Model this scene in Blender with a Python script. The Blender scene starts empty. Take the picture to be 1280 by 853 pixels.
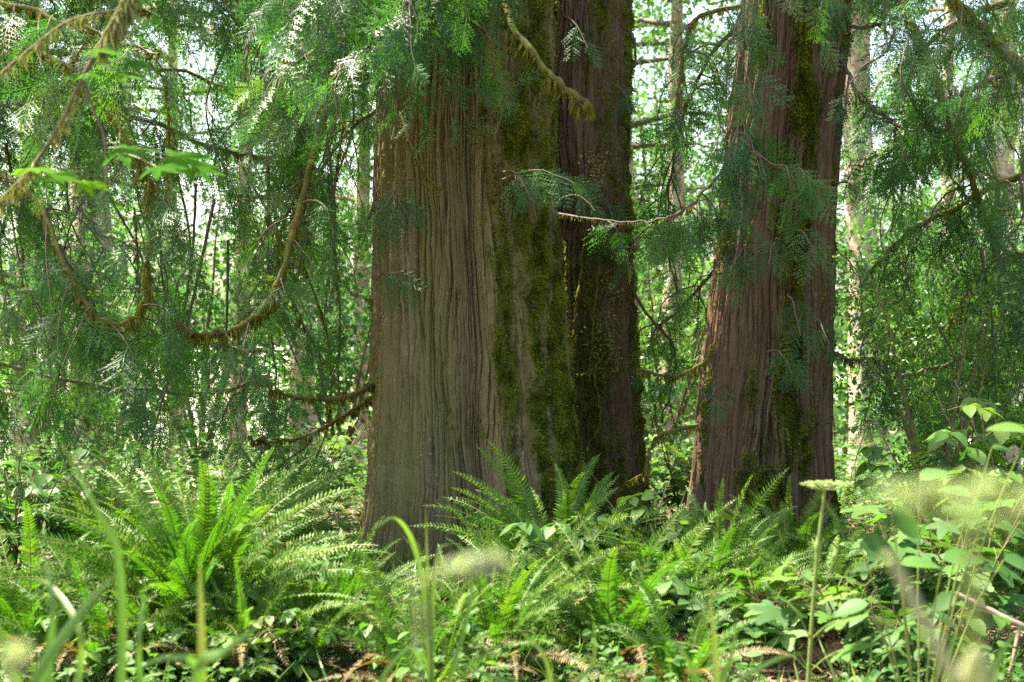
import bpy, math, random
import numpy as np

rng = np.random.default_rng(11)
random.seed(11)
sc = bpy.context.scene
COL = sc.collection
R = math.radians
FPX, CAMZ = 1778.0, 1.25


def P(px, py, d):
    """point at distance d in front of the tripod, measured on the 1280x853 photograph"""
    return np.array([(px - 640) / FPX * d, d, CAMZ - (py - 426.5) / FPX * d])


def PX(px, d):
    return (px - 640) / FPX * d


# ------------------------------------------------------------------ noise
_perm = np.random.default_rng(3).permutation(4096)
_gang = np.random.default_rng(4).random(4096) * 2 * np.pi
_gx, _gy = np.cos(_gang), np.sin(_gang)


def pn(x, y, seed=0):
    x = np.asarray(x, float); y = np.asarray(y, float)
    xi = np.floor(x).astype(int); yi = np.floor(y).astype(int)
    xf = x - xi; yf = y - yi

    def g(ix, iy, fx, fy):
        h = _perm[(_perm[(ix + seed * 131) & 4095] + iy) & 4095]
        return _gx[h] * fx + _gy[h] * fy
    u = xf ** 3 * (xf * (xf * 6 - 15) + 10); v = yf ** 3 * (yf * (yf * 6 - 15) + 10)
    a = g(xi, yi, xf, yf); b = g(xi + 1, yi, xf - 1, yf)
    c = g(xi, yi + 1, xf, yf - 1); d = g(xi + 1, yi + 1, xf - 1, yf - 1)
    return ((a * (1 - u) + b * u) * (1 - v) + (c * (1 - u) + d * u) * v) * 1.5


def sstep(a, b, x):
    t = np.clip((np.asarray(x, float) - a) / (b - a), 0, 1)
    return t * t * (3 - 2 * t)


def gh(x, y):
    """height of the forest floor"""
    x = np.asarray(x, float); y = np.asarray(y, float)
    z = 0.035 * pn(x * 0.7, y * 0.7, 1) + 0.025 * pn(x * 2.3, y * 2.3, 2) - .03
    z = z * sstep(60, 20, np.hypot(x, y))
    z = z - 2.6 * sstep(11, 30, y) + 0.07 * sstep(1.5, 3.5, x) * sstep(9, 6, y)
    for tx, ty, h in ((-0.26, 8.5, .03), (0.42, 9.5, .06), (1.45, 8.6, .03)):
        z = z + h * np.exp(-((x - tx) ** 2 + (y - ty) ** 2) / 0.6)
    return z


# ------------------------------------------------------------------ mesh building
class MB:
    def __init__(s):
        s.V, s.F, s.T, s.M, s.n = [], [], [], [], 0
        s.extra = {}

    def add(s, V, F, tint=0.5, mat=0):
        V = np.asarray(V, float).reshape(-1, 3); F = np.asarray(F, int).reshape(-1, 4)
        s.V.append(V); s.F.append(F + s.n)
        s.T.append(np.broadcast_to(np.asarray(tint, float), (len(V),)))
        s.M.append(np.full(len(F), mat, int)); s.n += len(V)

    def build(s, name, mats, parent=None, smooth=False):
        V = np.concatenate(s.V); F = np.concatenate(s.F); T = np.concatenate(s.T); M = np.concatenate(s.M)
        if parent is not None:
            L = np.zeros(3); p = parent
            while p is not None:
                L += np.array(p.location); p = p.parent
            V = V - L
        me = bpy.data.meshes.new(name)
        me.vertices.add(len(V)); me.vertices.foreach_set('co', V.astype(np.float32).ravel())
        me.loops.add(len(F) * 4); me.loops.foreach_set('vertex_index', F.astype(np.int32).ravel())
        me.polygons.add(len(F))
        me.polygons.foreach_set('loop_start', np.arange(0, len(F) * 4, 4, dtype=np.int32))
        if M.any():
            me.polygons.foreach_set('material_index', M.astype(np.int32))
        me.polygons.foreach_set('use_smooth', np.full(len(F), bool(smooth)))
        me.update(calc_edges=True)
        a = me.attributes.new('tint', 'FLOAT', 'POINT'); a.data.foreach_set('value', T.astype(np.float32))
        for k, val in s.extra.items():
            val = np.asarray(val, np.float32)
            if val.ndim == 2:
                a = me.attributes.new(k, 'FLOAT_VECTOR', 'POINT'); a.data.foreach_set('vector', val.ravel())
            else:
                a = me.attributes.new(k, 'FLOAT', 'POINT'); a.data.foreach_set('value', val)
        for m in (mats if isinstance(mats, (list, tuple)) else [mats]):
            me.materials.append(m)
        o = bpy.data.objects.new(name, me); COL.objects.link(o)
        if parent is not None:
            o.parent = parent
        return o


def tag(o, label, cat, group=None, kind=None):
    o['label'] = label; o['category'] = cat
    if group: o['group'] = group
    if kind: o['kind'] = kind
    return o


def thing(name, label, cat, loc, group=None):
    o = bpy.data.objects.new(name, None); COL.objects.link(o)
    o.empty_display_size = 0.1
    o.location = [float(c) for c in loc]
    return tag(o, label, cat, group)


def nrm(v):
    v = np.asarray(v, float)
    return v / np.maximum(np.linalg.norm(v, axis=-1, keepdims=True), 1e-9)


def spline(pts, n):
    pts = np.asarray(pts, float)
    if len(pts) < 3:
        t = np.linspace(0, 1, n)[:, None]
        return pts[0] * (1 - t) + pts[-1] * t
    Q = np.vstack([2 * pts[0] - pts[1], pts, 2 * pts[-1] - pts[-2]])
    u = np.linspace(0, len(pts) - 1 - 1e-6, n); i = u.astype(int); t = (u - i)[:, None]
    p0, p1, p2, p3 = Q[i], Q[i + 1], Q[i + 2], Q[i + 3]
    return 0.5 * (2 * p1 + (p2 - p0) * t + (2 * p0 - 5 * p1 + 4 * p2 - p3) * t ** 2 + (3 * p1 - p0 - 3 * p2 + p3) * t ** 3)


def tube(mb, pts, rad, seg=6, tint=0.5, mat=0, rough=0.0):
    pts = np.asarray(pts, float); n = len(pts)
    rad = np.broadcast_to(np.asarray(rad, float), (n,))
    T = nrm(np.gradient(pts, axis=0))
    up = np.array([0.31, 0.87, 0.38]) if abs(T[0] @ np.array([0.31, 0.87, 0.38])) < .9 else np.array([1., 0, 0])
    A = nrm(up - (T @ up)[:, None] * T); B = np.cross(T, A)
    th = np.linspace(0, 2 * np.pi, seg, endpoint=False)
    rr = rad[:, None] * np.ones(seg)
    if rough:
        rr = rr * (1 + rough * rng.standard_normal((n, seg)))
    V = pts[:, None] + rr[..., None] * (np.cos(th)[None, :, None] * A[:, None] + np.sin(th)[None, :, None] * B[:, None])
    i = np.arange(n - 1)[:, None] * seg; j = np.arange(seg)[None]; j2 = (j + 1) % seg
    F = np.stack([i + j, i + j2, i + seg + j2, i + seg + j], -1)
    mb.add(V, F, tint, mat)


def frames(X, N):
    X = nrm(X); Z = nrm(N - (N * X).sum(-1, keepdims=True) * X); Y = np.cross(Z, X)
    return np.stack([X, Y, Z], -2)


def place(mb, tpl, O, X, N, S, tint, mat=0):
    """bake copies of a leaf / spray outline into one mesh"""
    TV, TF = tpl
    O = np.asarray(O, float); K = len(O)
    if K == 0: return
    A = frames(np.asarray(X, float), np.asarray(N, float)); S = np.broadcast_to(np.asarray(S, float), (K,))
    V = O[:, None] + S[:, None, None] * np.einsum('mi,kij->kmj', TV, A)
    F = TF[None] + (np.arange(K) * len(TV))[:, None, None]
    mb.add(V, F, np.repeat(np.broadcast_to(np.asarray(tint, float), (K,)), len(TV)), mat)


def rdir(k, z0=-1.0, z1=1.0):
    z = rng.uniform(z0, z1, k); a = rng.uniform(0, 2 * np.pi, k); r = np.sqrt(np.maximum(0, 1 - z * z))
    return np.stack([r * np.cos(a), r * np.sin(a), z], -1)


# ------------------------------------------------------------------ materials
def new_mat(name):
    m = bpy.data.materials.new(name); m.use_nodes = True
    nt = m.node_tree; nt.nodes.clear()
    out = nt.nodes.new('ShaderNodeOutputMaterial')
    return m, nt, out


def N(nt, kind, **kw):
    n = nt.nodes.new(kind)
    for k, v in kw.items():
        if k in n.inputs: n.inputs[k].default_value = v
        else: setattr(n, k, v)
    return n


def ramp(nt, fac, stops):
    r = nt.nodes.new('ShaderNodeValToRGB'); e = r.color_ramp.elements
    while len(e) < len(stops): e.new(0.5)
    for el, (p, c) in zip(e, stops):
        el.position = p; el.color = (*c, 1)
    nt.links.new(fac, r.inputs['Fac'])
    return r.outputs['Color']


def mix(nt, fac, a, b):
    m = nt.nodes.new('ShaderNodeMix'); m.data_type = 'RGBA'
    for sock, val in ((m.inputs[0], fac), (m.inputs[6], a), (m.inputs[7], b)):
        if isinstance(val, bpy.types.NodeSocket): nt.links.new(val, sock)
        elif isinstance(val, (int, float)): sock.default_value = val
        else: sock.default_value = (*val, 1)
    return m.outputs[2]


def attr(nt, name, out='Fac'):
    a = nt.nodes.new('ShaderNodeAttribute'); a.attribute_name = name
    return a.outputs[out]


def leaf_mat(name, stops, trans=0.4, rough=0.42, warm=(1.25, 1.35, 0.55), spec=0.5):
    m, nt, out = new_mat(name)
    oi = N(nt, 'ShaderNodeObjectInfo'); ma = N(nt, 'ShaderNodeMath', operation='MULTIPLY_ADD'); ma.inputs[1].default_value = .5; ma.inputs[2].default_value = -.25
    nt.links.new(oi.outputs['Random'], ma.inputs[0]); ad = N(nt, 'ShaderNodeMath', operation='ADD'); ad.use_clamp = True
    nt.links.new(ma.outputs[0], ad.inputs[0]); nt.links.new(attr(nt, 'tint'), ad.inputs[1])
    c = ramp(nt, ad.outputs[0], stops)
    tc = N(nt, 'ShaderNodeTexCoord'); no = N(nt, 'ShaderNodeTexNoise', Scale=9.0, Detail=2.0)
    nt.links.new(tc.outputs['Object'], no.inputs['Vector'])
    hs = N(nt, 'ShaderNodeHueSaturation')
    mr = N(nt, 'ShaderNodeMapRange'); mr.inputs['To Min'].default_value = 0.72; mr.inputs['To Max'].default_value = 1.3
    nt.links.new(no.outputs['Fac'], mr.inputs['Value']); nt.links.new(mr.outputs[0], hs.inputs['Value']); nt.links.new(c, hs.inputs['Color'])
    c = hs.outputs['Color']
    p = N(nt, 'ShaderNodeBsdfPrincipled', Roughness=rough); p.inputs['Specular IOR Level'].default_value = spec
    t = N(nt, 'ShaderNodeBsdfTranslucent')
    mul = nt.nodes.new('ShaderNodeMix'); mul.data_type = 'RGBA'; mul.blend_type = 'MULTIPLY'; mul.inputs[0].default_value = 1
    nt.links.new(c, mul.inputs[6]); mul.inputs[7].default_value = (*warm, 1); mul.clamp_result = False
    nt.links.new(c, p.inputs['Base Color']); nt.links.new(mul.outputs[2], t.inputs['Color'])
    ms = N(nt, 'ShaderNodeMixShader'); ms.inputs[0].default_value = trans
    nt.links.new(p.outputs[0], ms.inputs[1]); nt.links.new(t.outputs[0], ms.inputs[2]); nt.links.new(ms.outputs[0], out.inputs[0])
    return m


def solid_mat(name, c0, c1, scale=20, rough=0.8, stretch=(1, 1, 1), bump=0.3, spec=0.3):
    m, nt, out = new_mat(name)
    tc = N(nt, 'ShaderNodeTexCoord'); mp = N(nt, 'ShaderNodeMapping'); mp.inputs['Scale'].default_value = stretch
    no = N(nt, 'ShaderNodeTexNoise', Scale=scale, Detail=6.0, Roughness=0.65)
    nt.links.new(tc.outputs['Object'], mp.inputs[0]); nt.links.new(mp.outputs[0], no.inputs['Vector'])
    c = ramp(nt, no.outputs['Fac'], [(0.3, c0), (0.7, c1)])
    p = N(nt, 'ShaderNodeBsdfPrincipled', Roughness=rough); p.inputs['Specular IOR Level'].default_value = spec
    nt.links.new(c, p.inputs['Base Color'])
    b = N(nt, 'ShaderNodeBump', Strength=bump, Distance=0.01)
    nt.links.new(no.outputs['Fac'], b.inputs['Height']); nt.links.new(b.outputs[0], p.inputs['Normal'])
    nt.links.new(p.outputs[0], out.inputs[0])
    return m


def bark_mat(name, dark, mid, light, algae, lichen_amt=0.5):
    m, nt, out = new_mat(name)
    uv = attr(nt, 'barkuv', 'Vector')

    def noise(sx, sy, detail=4.0, scale=1.0, rough=.6):
        mp = N(nt, 'ShaderNodeMapping'); mp.inputs['Scale'].default_value = (sx, sy, 1)
        nt.links.new(uv, mp.inputs[0])
        no = N(nt, 'ShaderNodeTexNoise', Scale=scale, Detail=detail, Roughness=rough)
        nt.links.new(mp.outputs[0], no.inputs['Vector'])
        return no.outputs['Fac']
    strips = noise(34, 0.9, 5.0, rough=.7); fine = noise(130, 7, 4.0, rough=.7); big = noise(4, 0.8, 3.0); fleck = noise(160, 60, 3.0)
    c = ramp(nt, strips, [(0.34, dark), (0.48, mid), (0.64, light)])
    c2 = ramp(nt, fine, [(0.3, dark), (0.7, light)])
    c = mix(nt, 0.45, c, c2)
    # reddish and grey areas
    c = mix(nt, ramp(nt, big, [(0.4, (0, 0, 0)), (0.62, (.55, .55, .55))]), c, tuple(v * w for v, w in zip(mid, (1.15, .95, .85))))
    # algae film
    al = attr(nt, 'algae')
    c = mix(nt, al, c, mix(nt, fine, tuple(v * .75 for v in algae), tuple(v * 1.2 for v in algae)))
    # lichen flecks
    fl = ramp(nt, fleck, [(0.58, (0, 0, 0)), (0.66, (lichen_amt,) * 3)])
    fm = ramp(nt, noise(7, 2.5, 3.0), [(0.45, (0, 0, 0)), (0.6, (1, 1, 1))])
    mm = N(nt, 'ShaderNodeMath', operation='MULTIPLY'); nt.links.new(fl, mm.inputs[0]); nt.links.new(fm, mm.inputs[1])
    c = mix(nt, mm.outputs[0], c, (0.33, 0.32, 0.27))
    # moss skin
    ms = attr(nt, 'moss')
    gr = ramp(nt, noise(60, 60, 4.0), [(0.35, (0.030, 0.036, 0.006)), (0.65, (0.085, 0.092, 0.012))])
    c = mix(nt, ms, c, gr)
    p = N(nt, 'ShaderNodeBsdfPrincipled', Roughness=0.88); p.inputs['Specular IOR Level'].default_value = 0.25
    nt.links.new(c, p.inputs['Base Color'])
    ad = N(nt, 'ShaderNodeMath', operation='ADD'); nt.links.new(strips, ad.inputs[0]); nt.links.new(fine, ad.inputs[1])
    b = N(nt, 'ShaderNodeBump', Strength=0.9, Distance=0.012)
    nt.links.new(ad.outputs[0], b.inputs['Height']); nt.links.new(b.outputs[0], p.inputs['Normal'])
    nt.links.new(p.outputs[0], out.inputs[0])
    return m


M = {}
M['bark_wide'] = bark_mat('bark_wide', (0.038, 0.027, 0.017), (0.138, 0.101, 0.055), (0.30, 0.23, 0.138), (0.150, 0.136, 0.048))
M['bark_red'] = bark_mat('bark_red', (0.028, 0.019, 0.010), (0.095, 0.062, 0.035), (0.20, 0.136, 0.080), (0.13, 0.115, 0.05), 0.4)
M['twig'] = solid_mat('twig_bark', (0.05, 0.034, 0.023), (0.14, 0.095, 0.065), 30)
M['limb'] = solid_mat('limb_bark', (0.05, 0.035, 0.024), (0.14, 0.10, 0.075), 18)
M['mosslimb'] = solid_mat('mossy_limb', (0.06, 0.045, 0.02), (0.13, 0.13, 0.03), 14, .9, bump=.8, spec=.15)
M['moss'] = leaf_mat('moss', [(0, (0.034, 0.050, 0.004)), (0.5, (0.092, 0.122, 0.009)), (1, (0.18, 0.205, 0.017))], .34, .95, spec=.1)
M['hangmoss'] = leaf_mat('hanging_moss', [(0, (0.08, 0.080, 0.012)), (0.5, (0.17, 0.165, 0.025)), (1, (0.26, 0.25, 0.06))], .4, .9, spec=.1)
M['cedar'] = leaf_mat('cedar_foliage', [(0, (0.026, 0.085, 0.024)), (0.45, (0.042, 0.130, 0.028)), (0.85, (0.068, 0.165, 0.028)), (1, (0.13, 0.17, 0.045))], .48, .45, spec=.32)
M['cedar_far'] = leaf_mat('cedar_foliage_far', [(0, (0.025, 0.065, 0.022)), (1, (0.07, 0.15, 0.035))], .4, .4)
M['fern'] = leaf_mat('fern_green', [(0, (0.026, 0.086, 0.010)), (0.6, (0.054, 0.140, 0.014)), (1, (0.11, 0.18, 0.016))], .42, .48, (1.1, 1.3, .5), spec=.2)
M['fern_dead'] = leaf_mat('fern_brown', [(0, (0.09, 0.060, 0.025)), (1, (0.20, 0.14, 0.06))], .35, .6)
M['rachis'] = solid_mat('fern_rachis', (0.11, 0.085, 0.03), (0.17, 0.14, 0.045), 30, .5)
M['broad'] = leaf_mat('broad_leaf', [(0, (0.032, 0.095, 0.022)), (0.6, (0.060, 0.145, 0.026)), (1, (0.11, 0.18, 0.028))], .45, .55, spec=.3)
M['canopy'] = leaf_mat('alder_leaf', [(0, (0.030, 0.095, 0.028)), (0.6, (0.058, 0.145, 0.034)), (1, (0.11, 0.185, 0.032))], .48, .42, (1.1, 1.3, .65), spec=.45)
M['maple'] = leaf_mat('maple_leaf', [(0, (0.026, 0.11, 0.015)), (1, (0.085, 0.18, 0.008))], .58, .7, (1.3, 1.7, .35), spec=.02)
M['grass'] = leaf_mat('grass_blade', [(0, (0.05, 0.12, 0.025)), (0.6, (0.08, 0.17, 0.03)), (1, (0.16, 0.20, 0.05))], .42, .38)
M['stalk'] = solid_mat('green_stalk', (0.10, 0.15, 0.03), (0.16, 0.20, 0.05), 25, .5)
M['pale_stalk'] = solid_mat('dry_stalk', (0.20, 0.21, 0.10), (0.29, 0.29, 0.15), 25, .6)
M['umbel'] = leaf_mat('umbel_flower', [(0, (0.14, 0.20, 0.06)), (1, (0.24, 0.30, 0.14))], .35, .7)
M['plume'] = leaf_mat('grass_plume', [(0, (0.22, 0.26, 0.17)), (1, (0.34, 0.38, 0.28))], .4, .7)
M['lichen'] = leaf_mat('lichen', [(0, (0.14, 0.15, 0.05)), (1, (0.30, 0.29, 0.13))], .35, .9, spec=.1)
M['litter'] = leaf_mat('dead_leaf', [(0, (0.09, 0.05, 0.03)), (0.6, (0.2, 0.12, 0.075)), (1, (0.33, 0.22, 0.14))], .2, .7)
M['stem'] = solid_mat('shrub_stem', (0.08, 0.07, 0.03), (0.17, 0.13, 0.06), 25)
M['rotten'] = solid_mat('rotten_wood', (0.14, 0.06, 0.04), (0.38, 0.22, 0.16), 12, .9, (1, 7, 7), 1.0)
M['pinkwood'] = solid_mat('bare_stick', (0.16, 0.10, 0.075), (0.28, 0.19, 0.15), 12, .8, (1, 8, 8))


def alder_mat():
    m, nt, out = new_mat('alder_bark')
    tc = N(nt, 'ShaderNodeTexCoord')
    a = N(nt, 'ShaderNodeTexNoise', Scale=4.5, Detail=8.0, Roughness=.78); nt.links.new(tc.outputs['Object'], a.inputs['Vector'])
    b = N(nt, 'ShaderNodeTexNoise', Scale=24.0, Detail=5.0); nt.links.new(tc.outputs['Object'], b.inputs['Vector'])
    c = ramp(nt, a.outputs['Fac'], [(0.36, (0.10, 0.075, 0.045)), (0.47, (0.32, 0.23, 0.16)), (0.60, (0.50, 0.41, 0.33))])
    c = mix(nt, ramp(nt, b.outputs['Fac'], [(0.5, (0, 0, 0)), (0.66, (.5, .5, .5))]), c, (0.14, 0.12, 0.05))
    p = N(nt, 'ShaderNodeBsdfPrincipled', Roughness=0.85)
    nt.links.new(c, p.inputs['Base Color'])
    bp = N(nt, 'ShaderNodeBump', Strength=0.5, Distance=0.02); nt.links.new(b.outputs['Fac'], bp.inputs['Height']); nt.links.new(bp.outputs[0], p.inputs['Normal'])
    nt.links.new(p.outputs[0], out.inputs[0])
    return m


M['alder'] = alder_mat()


def ground_mat():
    m, nt, out = new_mat('forest_floor')
    tc = N(nt, 'ShaderNodeTexCoord')
    a = N(nt, 'ShaderNodeTexNoise', Scale=2.2, Detail=6.0, Roughness=.7); nt.links.new(tc.outputs['Object'], a.inputs['Vector'])
    b = N(nt, 'ShaderNodeTexNoise', Scale=45.0, Detail=5.0); nt.links.new(tc.outputs['Object'], b.inputs['Vector'])
    c = ramp(nt, b.outputs['Fac'], [(0.35, (0.045, 0.03, 0.02)), (0.5, (0.12, 0.075, 0.05)), (0.68, (0.24, 0.16, 0.11))])
    c = mix(nt, ramp(nt, a.outputs['Fac'], [(0.45, (0, 0, 0)), (0.6, (.7, .7, .7))]), c, (0.045, 0.06, 0.018))
    sx = N(nt, 'ShaderNodeSeparateXYZ'); nt.links.new(tc.outputs['Object'], sx.inputs[0])
    mr = N(nt, 'ShaderNodeMapRange'); mr.inputs['From Min'].default_value = 20; mr.inputs['From Max'].default_value = 27
    nt.links.new(sx.outputs['Y'], mr.inputs['Value'])
    gravel = ramp(nt, a.outputs['Fac'], [(0.35, (0.24, 0.27, 0.13)), (0.6, (0.48, 0.46, 0.38))])
    c = mix(nt, mr.outputs[0], c, gravel)
    p = N(nt, 'ShaderNodeBsdfPrincipled', Roughness=0.95); nt.links.new(c, p.inputs['Base Color'])
    bp = N(nt, 'ShaderNodeBump', Strength=0.8, Distance=0.03); nt.links.new(b.outputs['Fac'], bp.inputs['Height']); nt.links.new(bp.outputs[0], p.inputs['Normal'])
    nt.links.new(p.outputs[0], out.inputs[0])
    return m


# ------------------------------------------------------------------ ground sheet
xs = np.concatenate([np.linspace(-900, -12, 26), np.linspace(-11.6, 11.6, 150), np.linspace(12, 900, 26)])
ys = np.concatenate([np.linspace(-300, -4, 14), np.linspace(-3.7, 16, 130), np.linspace(17, 60, 34), np.linspace(75, 1600, 26)])
gx, gy = np.meshgrid(xs, ys)
g = MB()
i = np.arange(len(ys) - 1)[:, None] * len(xs); j = np.arange(len(xs) - 1)[None]
g.add(np.stack([gx, gy, gh(gx, gy)], -1), np.stack([i + j, i + j + 1, i + len(xs) + j + 1, i + len(xs) + j], -1))
gr = g.build('ground', ground_mat(), None, True); gr['kind'] = 'structure'


# ------------------------------------------------------------------ outlines of leaves and sprays
def quads_to_tpl(Q):
    Q = np.asarray(Q, float)
    return Q.reshape(-1, 3), np.arange(len(Q) * 4).reshape(-1, 4)


def lance(b, d, L, w, n, mid=.4, lift=0.0):
    """one narrow pointed leaf as a quad"""
    d = nrm(d); s = nrm(np.cross(n, d))
    m = b + d * L * mid + n * lift * L
    return [b, m - s * w / 2, b + d * L, m + s * w / 2]


def cedar_spray(seed, nlat=18, subs=True):
    """flat open fan of scale-leaf branchlets, unit length along x"""
    r = np.random.default_rng(seed); Q = []; up = np.array([0, 0, 1.]); sw = r.uniform(-.18, .18)

    def spine(t): return np.array([t, sw * t * t + 0.02 * math.sin(5 * t + seed), -0.30 * t * t])
    for k in range(6):
        a, b = spine(k / 6), spine((k + 1) / 6); w = 0.011 * (1 - k / 8)
        Q.append([a + [0, w, 0], a - [0, w, 0], b - [0, w * .8, 0], b + [0, w * .8, 0]])
    for i in range(nlat):
        t = 0.08 + 0.90 * (i + r.uniform(-.25, .25)) / nlat; side = 1 if i % 2 else -1
        if r.random() < .06: continue
        p = spine(t); le = 0.40 * (math.sin(math.pi * (0.12 + 0.86 * t) ** 0.8) ** 0.8) * r.uniform(.65, 1.2) + .06
        ang = R(r.uniform(36, 58)); d = nrm(np.array([math.cos(ang), side * math.sin(ang), r.uniform(-.35, -.02)]))
        Q.append(lance(p, d, le, 0.026 if subs else 0.055, up, .45))
        if not subs: continue
        ns = max(2, int(le / 0.08))
        for q in range(ns):
            s = (q + .55) / ns; base = p + d * le * s
            for sd in (1, -1):
                a2 = ang * side + sd * R(r.uniform(28, 46))
                d2 = np.array([math.cos(a2), math.sin(a2), r.uniform(-.45, 0)])
                Q.append(lance(base, d2, (0.085 * (1 - s) + 0.035) * r.uniform(.7, 1.25), 0.020, up, .5))
    Q.append(lance(spine(.97), np.array([1, 2 * sw, -.5]), .12, .03, up))
    return quads_to_tpl(Q)


SPRAY = [cedar_spray(s) for s in range(5)]
SPRAY_LO = [cedar_spray(s, 11, False) for s in range(20, 23)]
LEAF1 = quads_to_tpl([[(0, 0, 0), (.45, -.33, .10), (1, 0, -.08), (.45, .33, .10)]])


def ovate(n=4, w=.32, fold=.18, droop=.25, teeth=0.0):
    V, Fq = [], []
    for k in range(n + 1):
        t = k / n; hw = w * math.sin(math.pi * min(1, t ** .75 * .96 + .02)) ** .9 + (teeth * (k % 2))
        if k == n: hw = 0.004
        z = -droop * t * t
        V += [(t, -hw, z + fold * hw), (t, 0, z), (t, hw, z + fold * hw)]
    for k in range(n):
        a = 3 * k
        Fq += [(a, a + 1, a + 4, a + 3), (a + 1, a + 2, a + 5, a + 4)]
    return np.array(V, float), np.array(Fq, int)


OVATE = ovate(5, .3, .2, .25, .02)


OVATE3 = ovate(2, .3, .2, .2)


def palmate(lobes=7, deep=.45, spread=130):
    """lobed maple outline, stalk end at the origin, as quads round the stalk end"""
    rim = []
    for k in range(lobes):
        a = R(-spread + 2 * spread * k / (lobes - 1)); L = 1.0 - .42 * abs(a / R(spread)) ** 1.5
        st = R(spread / (lobes - 1))
        rim += [(a - st * .55, L * .70), (a - st * .30, L * .80), (a - st * .22, L * .93), (a, L), (a + st * .22, L * .93), (a + st * .30, L * .80), (a + st * .55, L * .70)]
        if k < lobes - 1:
            rim.append((a + st, L * deep))
    V = [(0, 0, 0)] + [(r_ * math.cos(a), r_ * math.sin(a), -.24 * r_ * r_ + .07 * math.cos(a * 6) * r_) for a, r_ in rim]
    Fq = [(0, k, k + 1, k + 2) for k in range(1, len(rim) - 1, 2)]
    return np.array(V, float), np.array(Fq, int)


PALM7 = palmate(7, .5, 125)
PALM5 = palmate(5, .52, 110)


# ------------------------------------------------------------------ cedar boughs
class Sprays:
    def __init__(s): s.rows = []

    def put(s, o, x, n, size, tint): s.rows.append((o, x, n, size, tint))

    def bake(s, mb, tpls):
        if not s.rows: return
        O = np.array([r[0] for r in s.rows]); X = np.array([r[1] for r in s.rows]); Nn = np.array([r[2] for r in s.rows])
        S = np.array([r[3] for r in s.rows]); T = np.array([r[4] for r in s.rows]); w = rng.integers(0, len(tpls), len(O))
        for k, t in enumerate(tpls):
            q = w == k
            place(mb, t, O[q], X[q], Nn[q], S[q], T[q])


def hanging_moss(mb, pts, rad, dens, lmax, jag=1.0):
    """fringes of moss under a limb plus fuzz around it"""
    seglen = np.linalg.norm(np.diff(pts, axis=0), axis=1).sum()
    k = int(seglen * dens)
    u = rng.random(k) * (len(pts) - 1.001); i = u.astype(int); f = (u - i)[:, None]
    p = pts[i] * (1 - f) + pts[i + 1] * f
    r_ = np.interp(u, np.arange(len(pts)), np.broadcast_to(rad, (len(pts),)))
    clump = np.clip(.45 + 1.1 * pn(u * 1.7, u * 0 + 3.3, 9), 0.03, 1)
    T = nrm(pts[i + 1] - pts[i]); o = rdir(k); o = nrm(o - (o * T).sum(1, keepdims=True) * T)
    L = lmax * clump * rng.uniform(.25, 1, k) * (0.35 + .65 * (o[:, 2] < .2))
    d = o * .6 + np.array([0, 0, -1.0]) * (.4 + 1.4 * clump[:, None]) + rdir(k) * .35
    place(mb, quads_to_tpl([lance(np.zeros(3), np.array([1, 0, 0.]), 1, .16 * jag, np.array([0, 0, 1.]), .35)]), p + o * r_[:, None] * .85, d, rdir(k), L, np.clip(.5 + .3 * rng.standard_normal(k), 0, 1))


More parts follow.
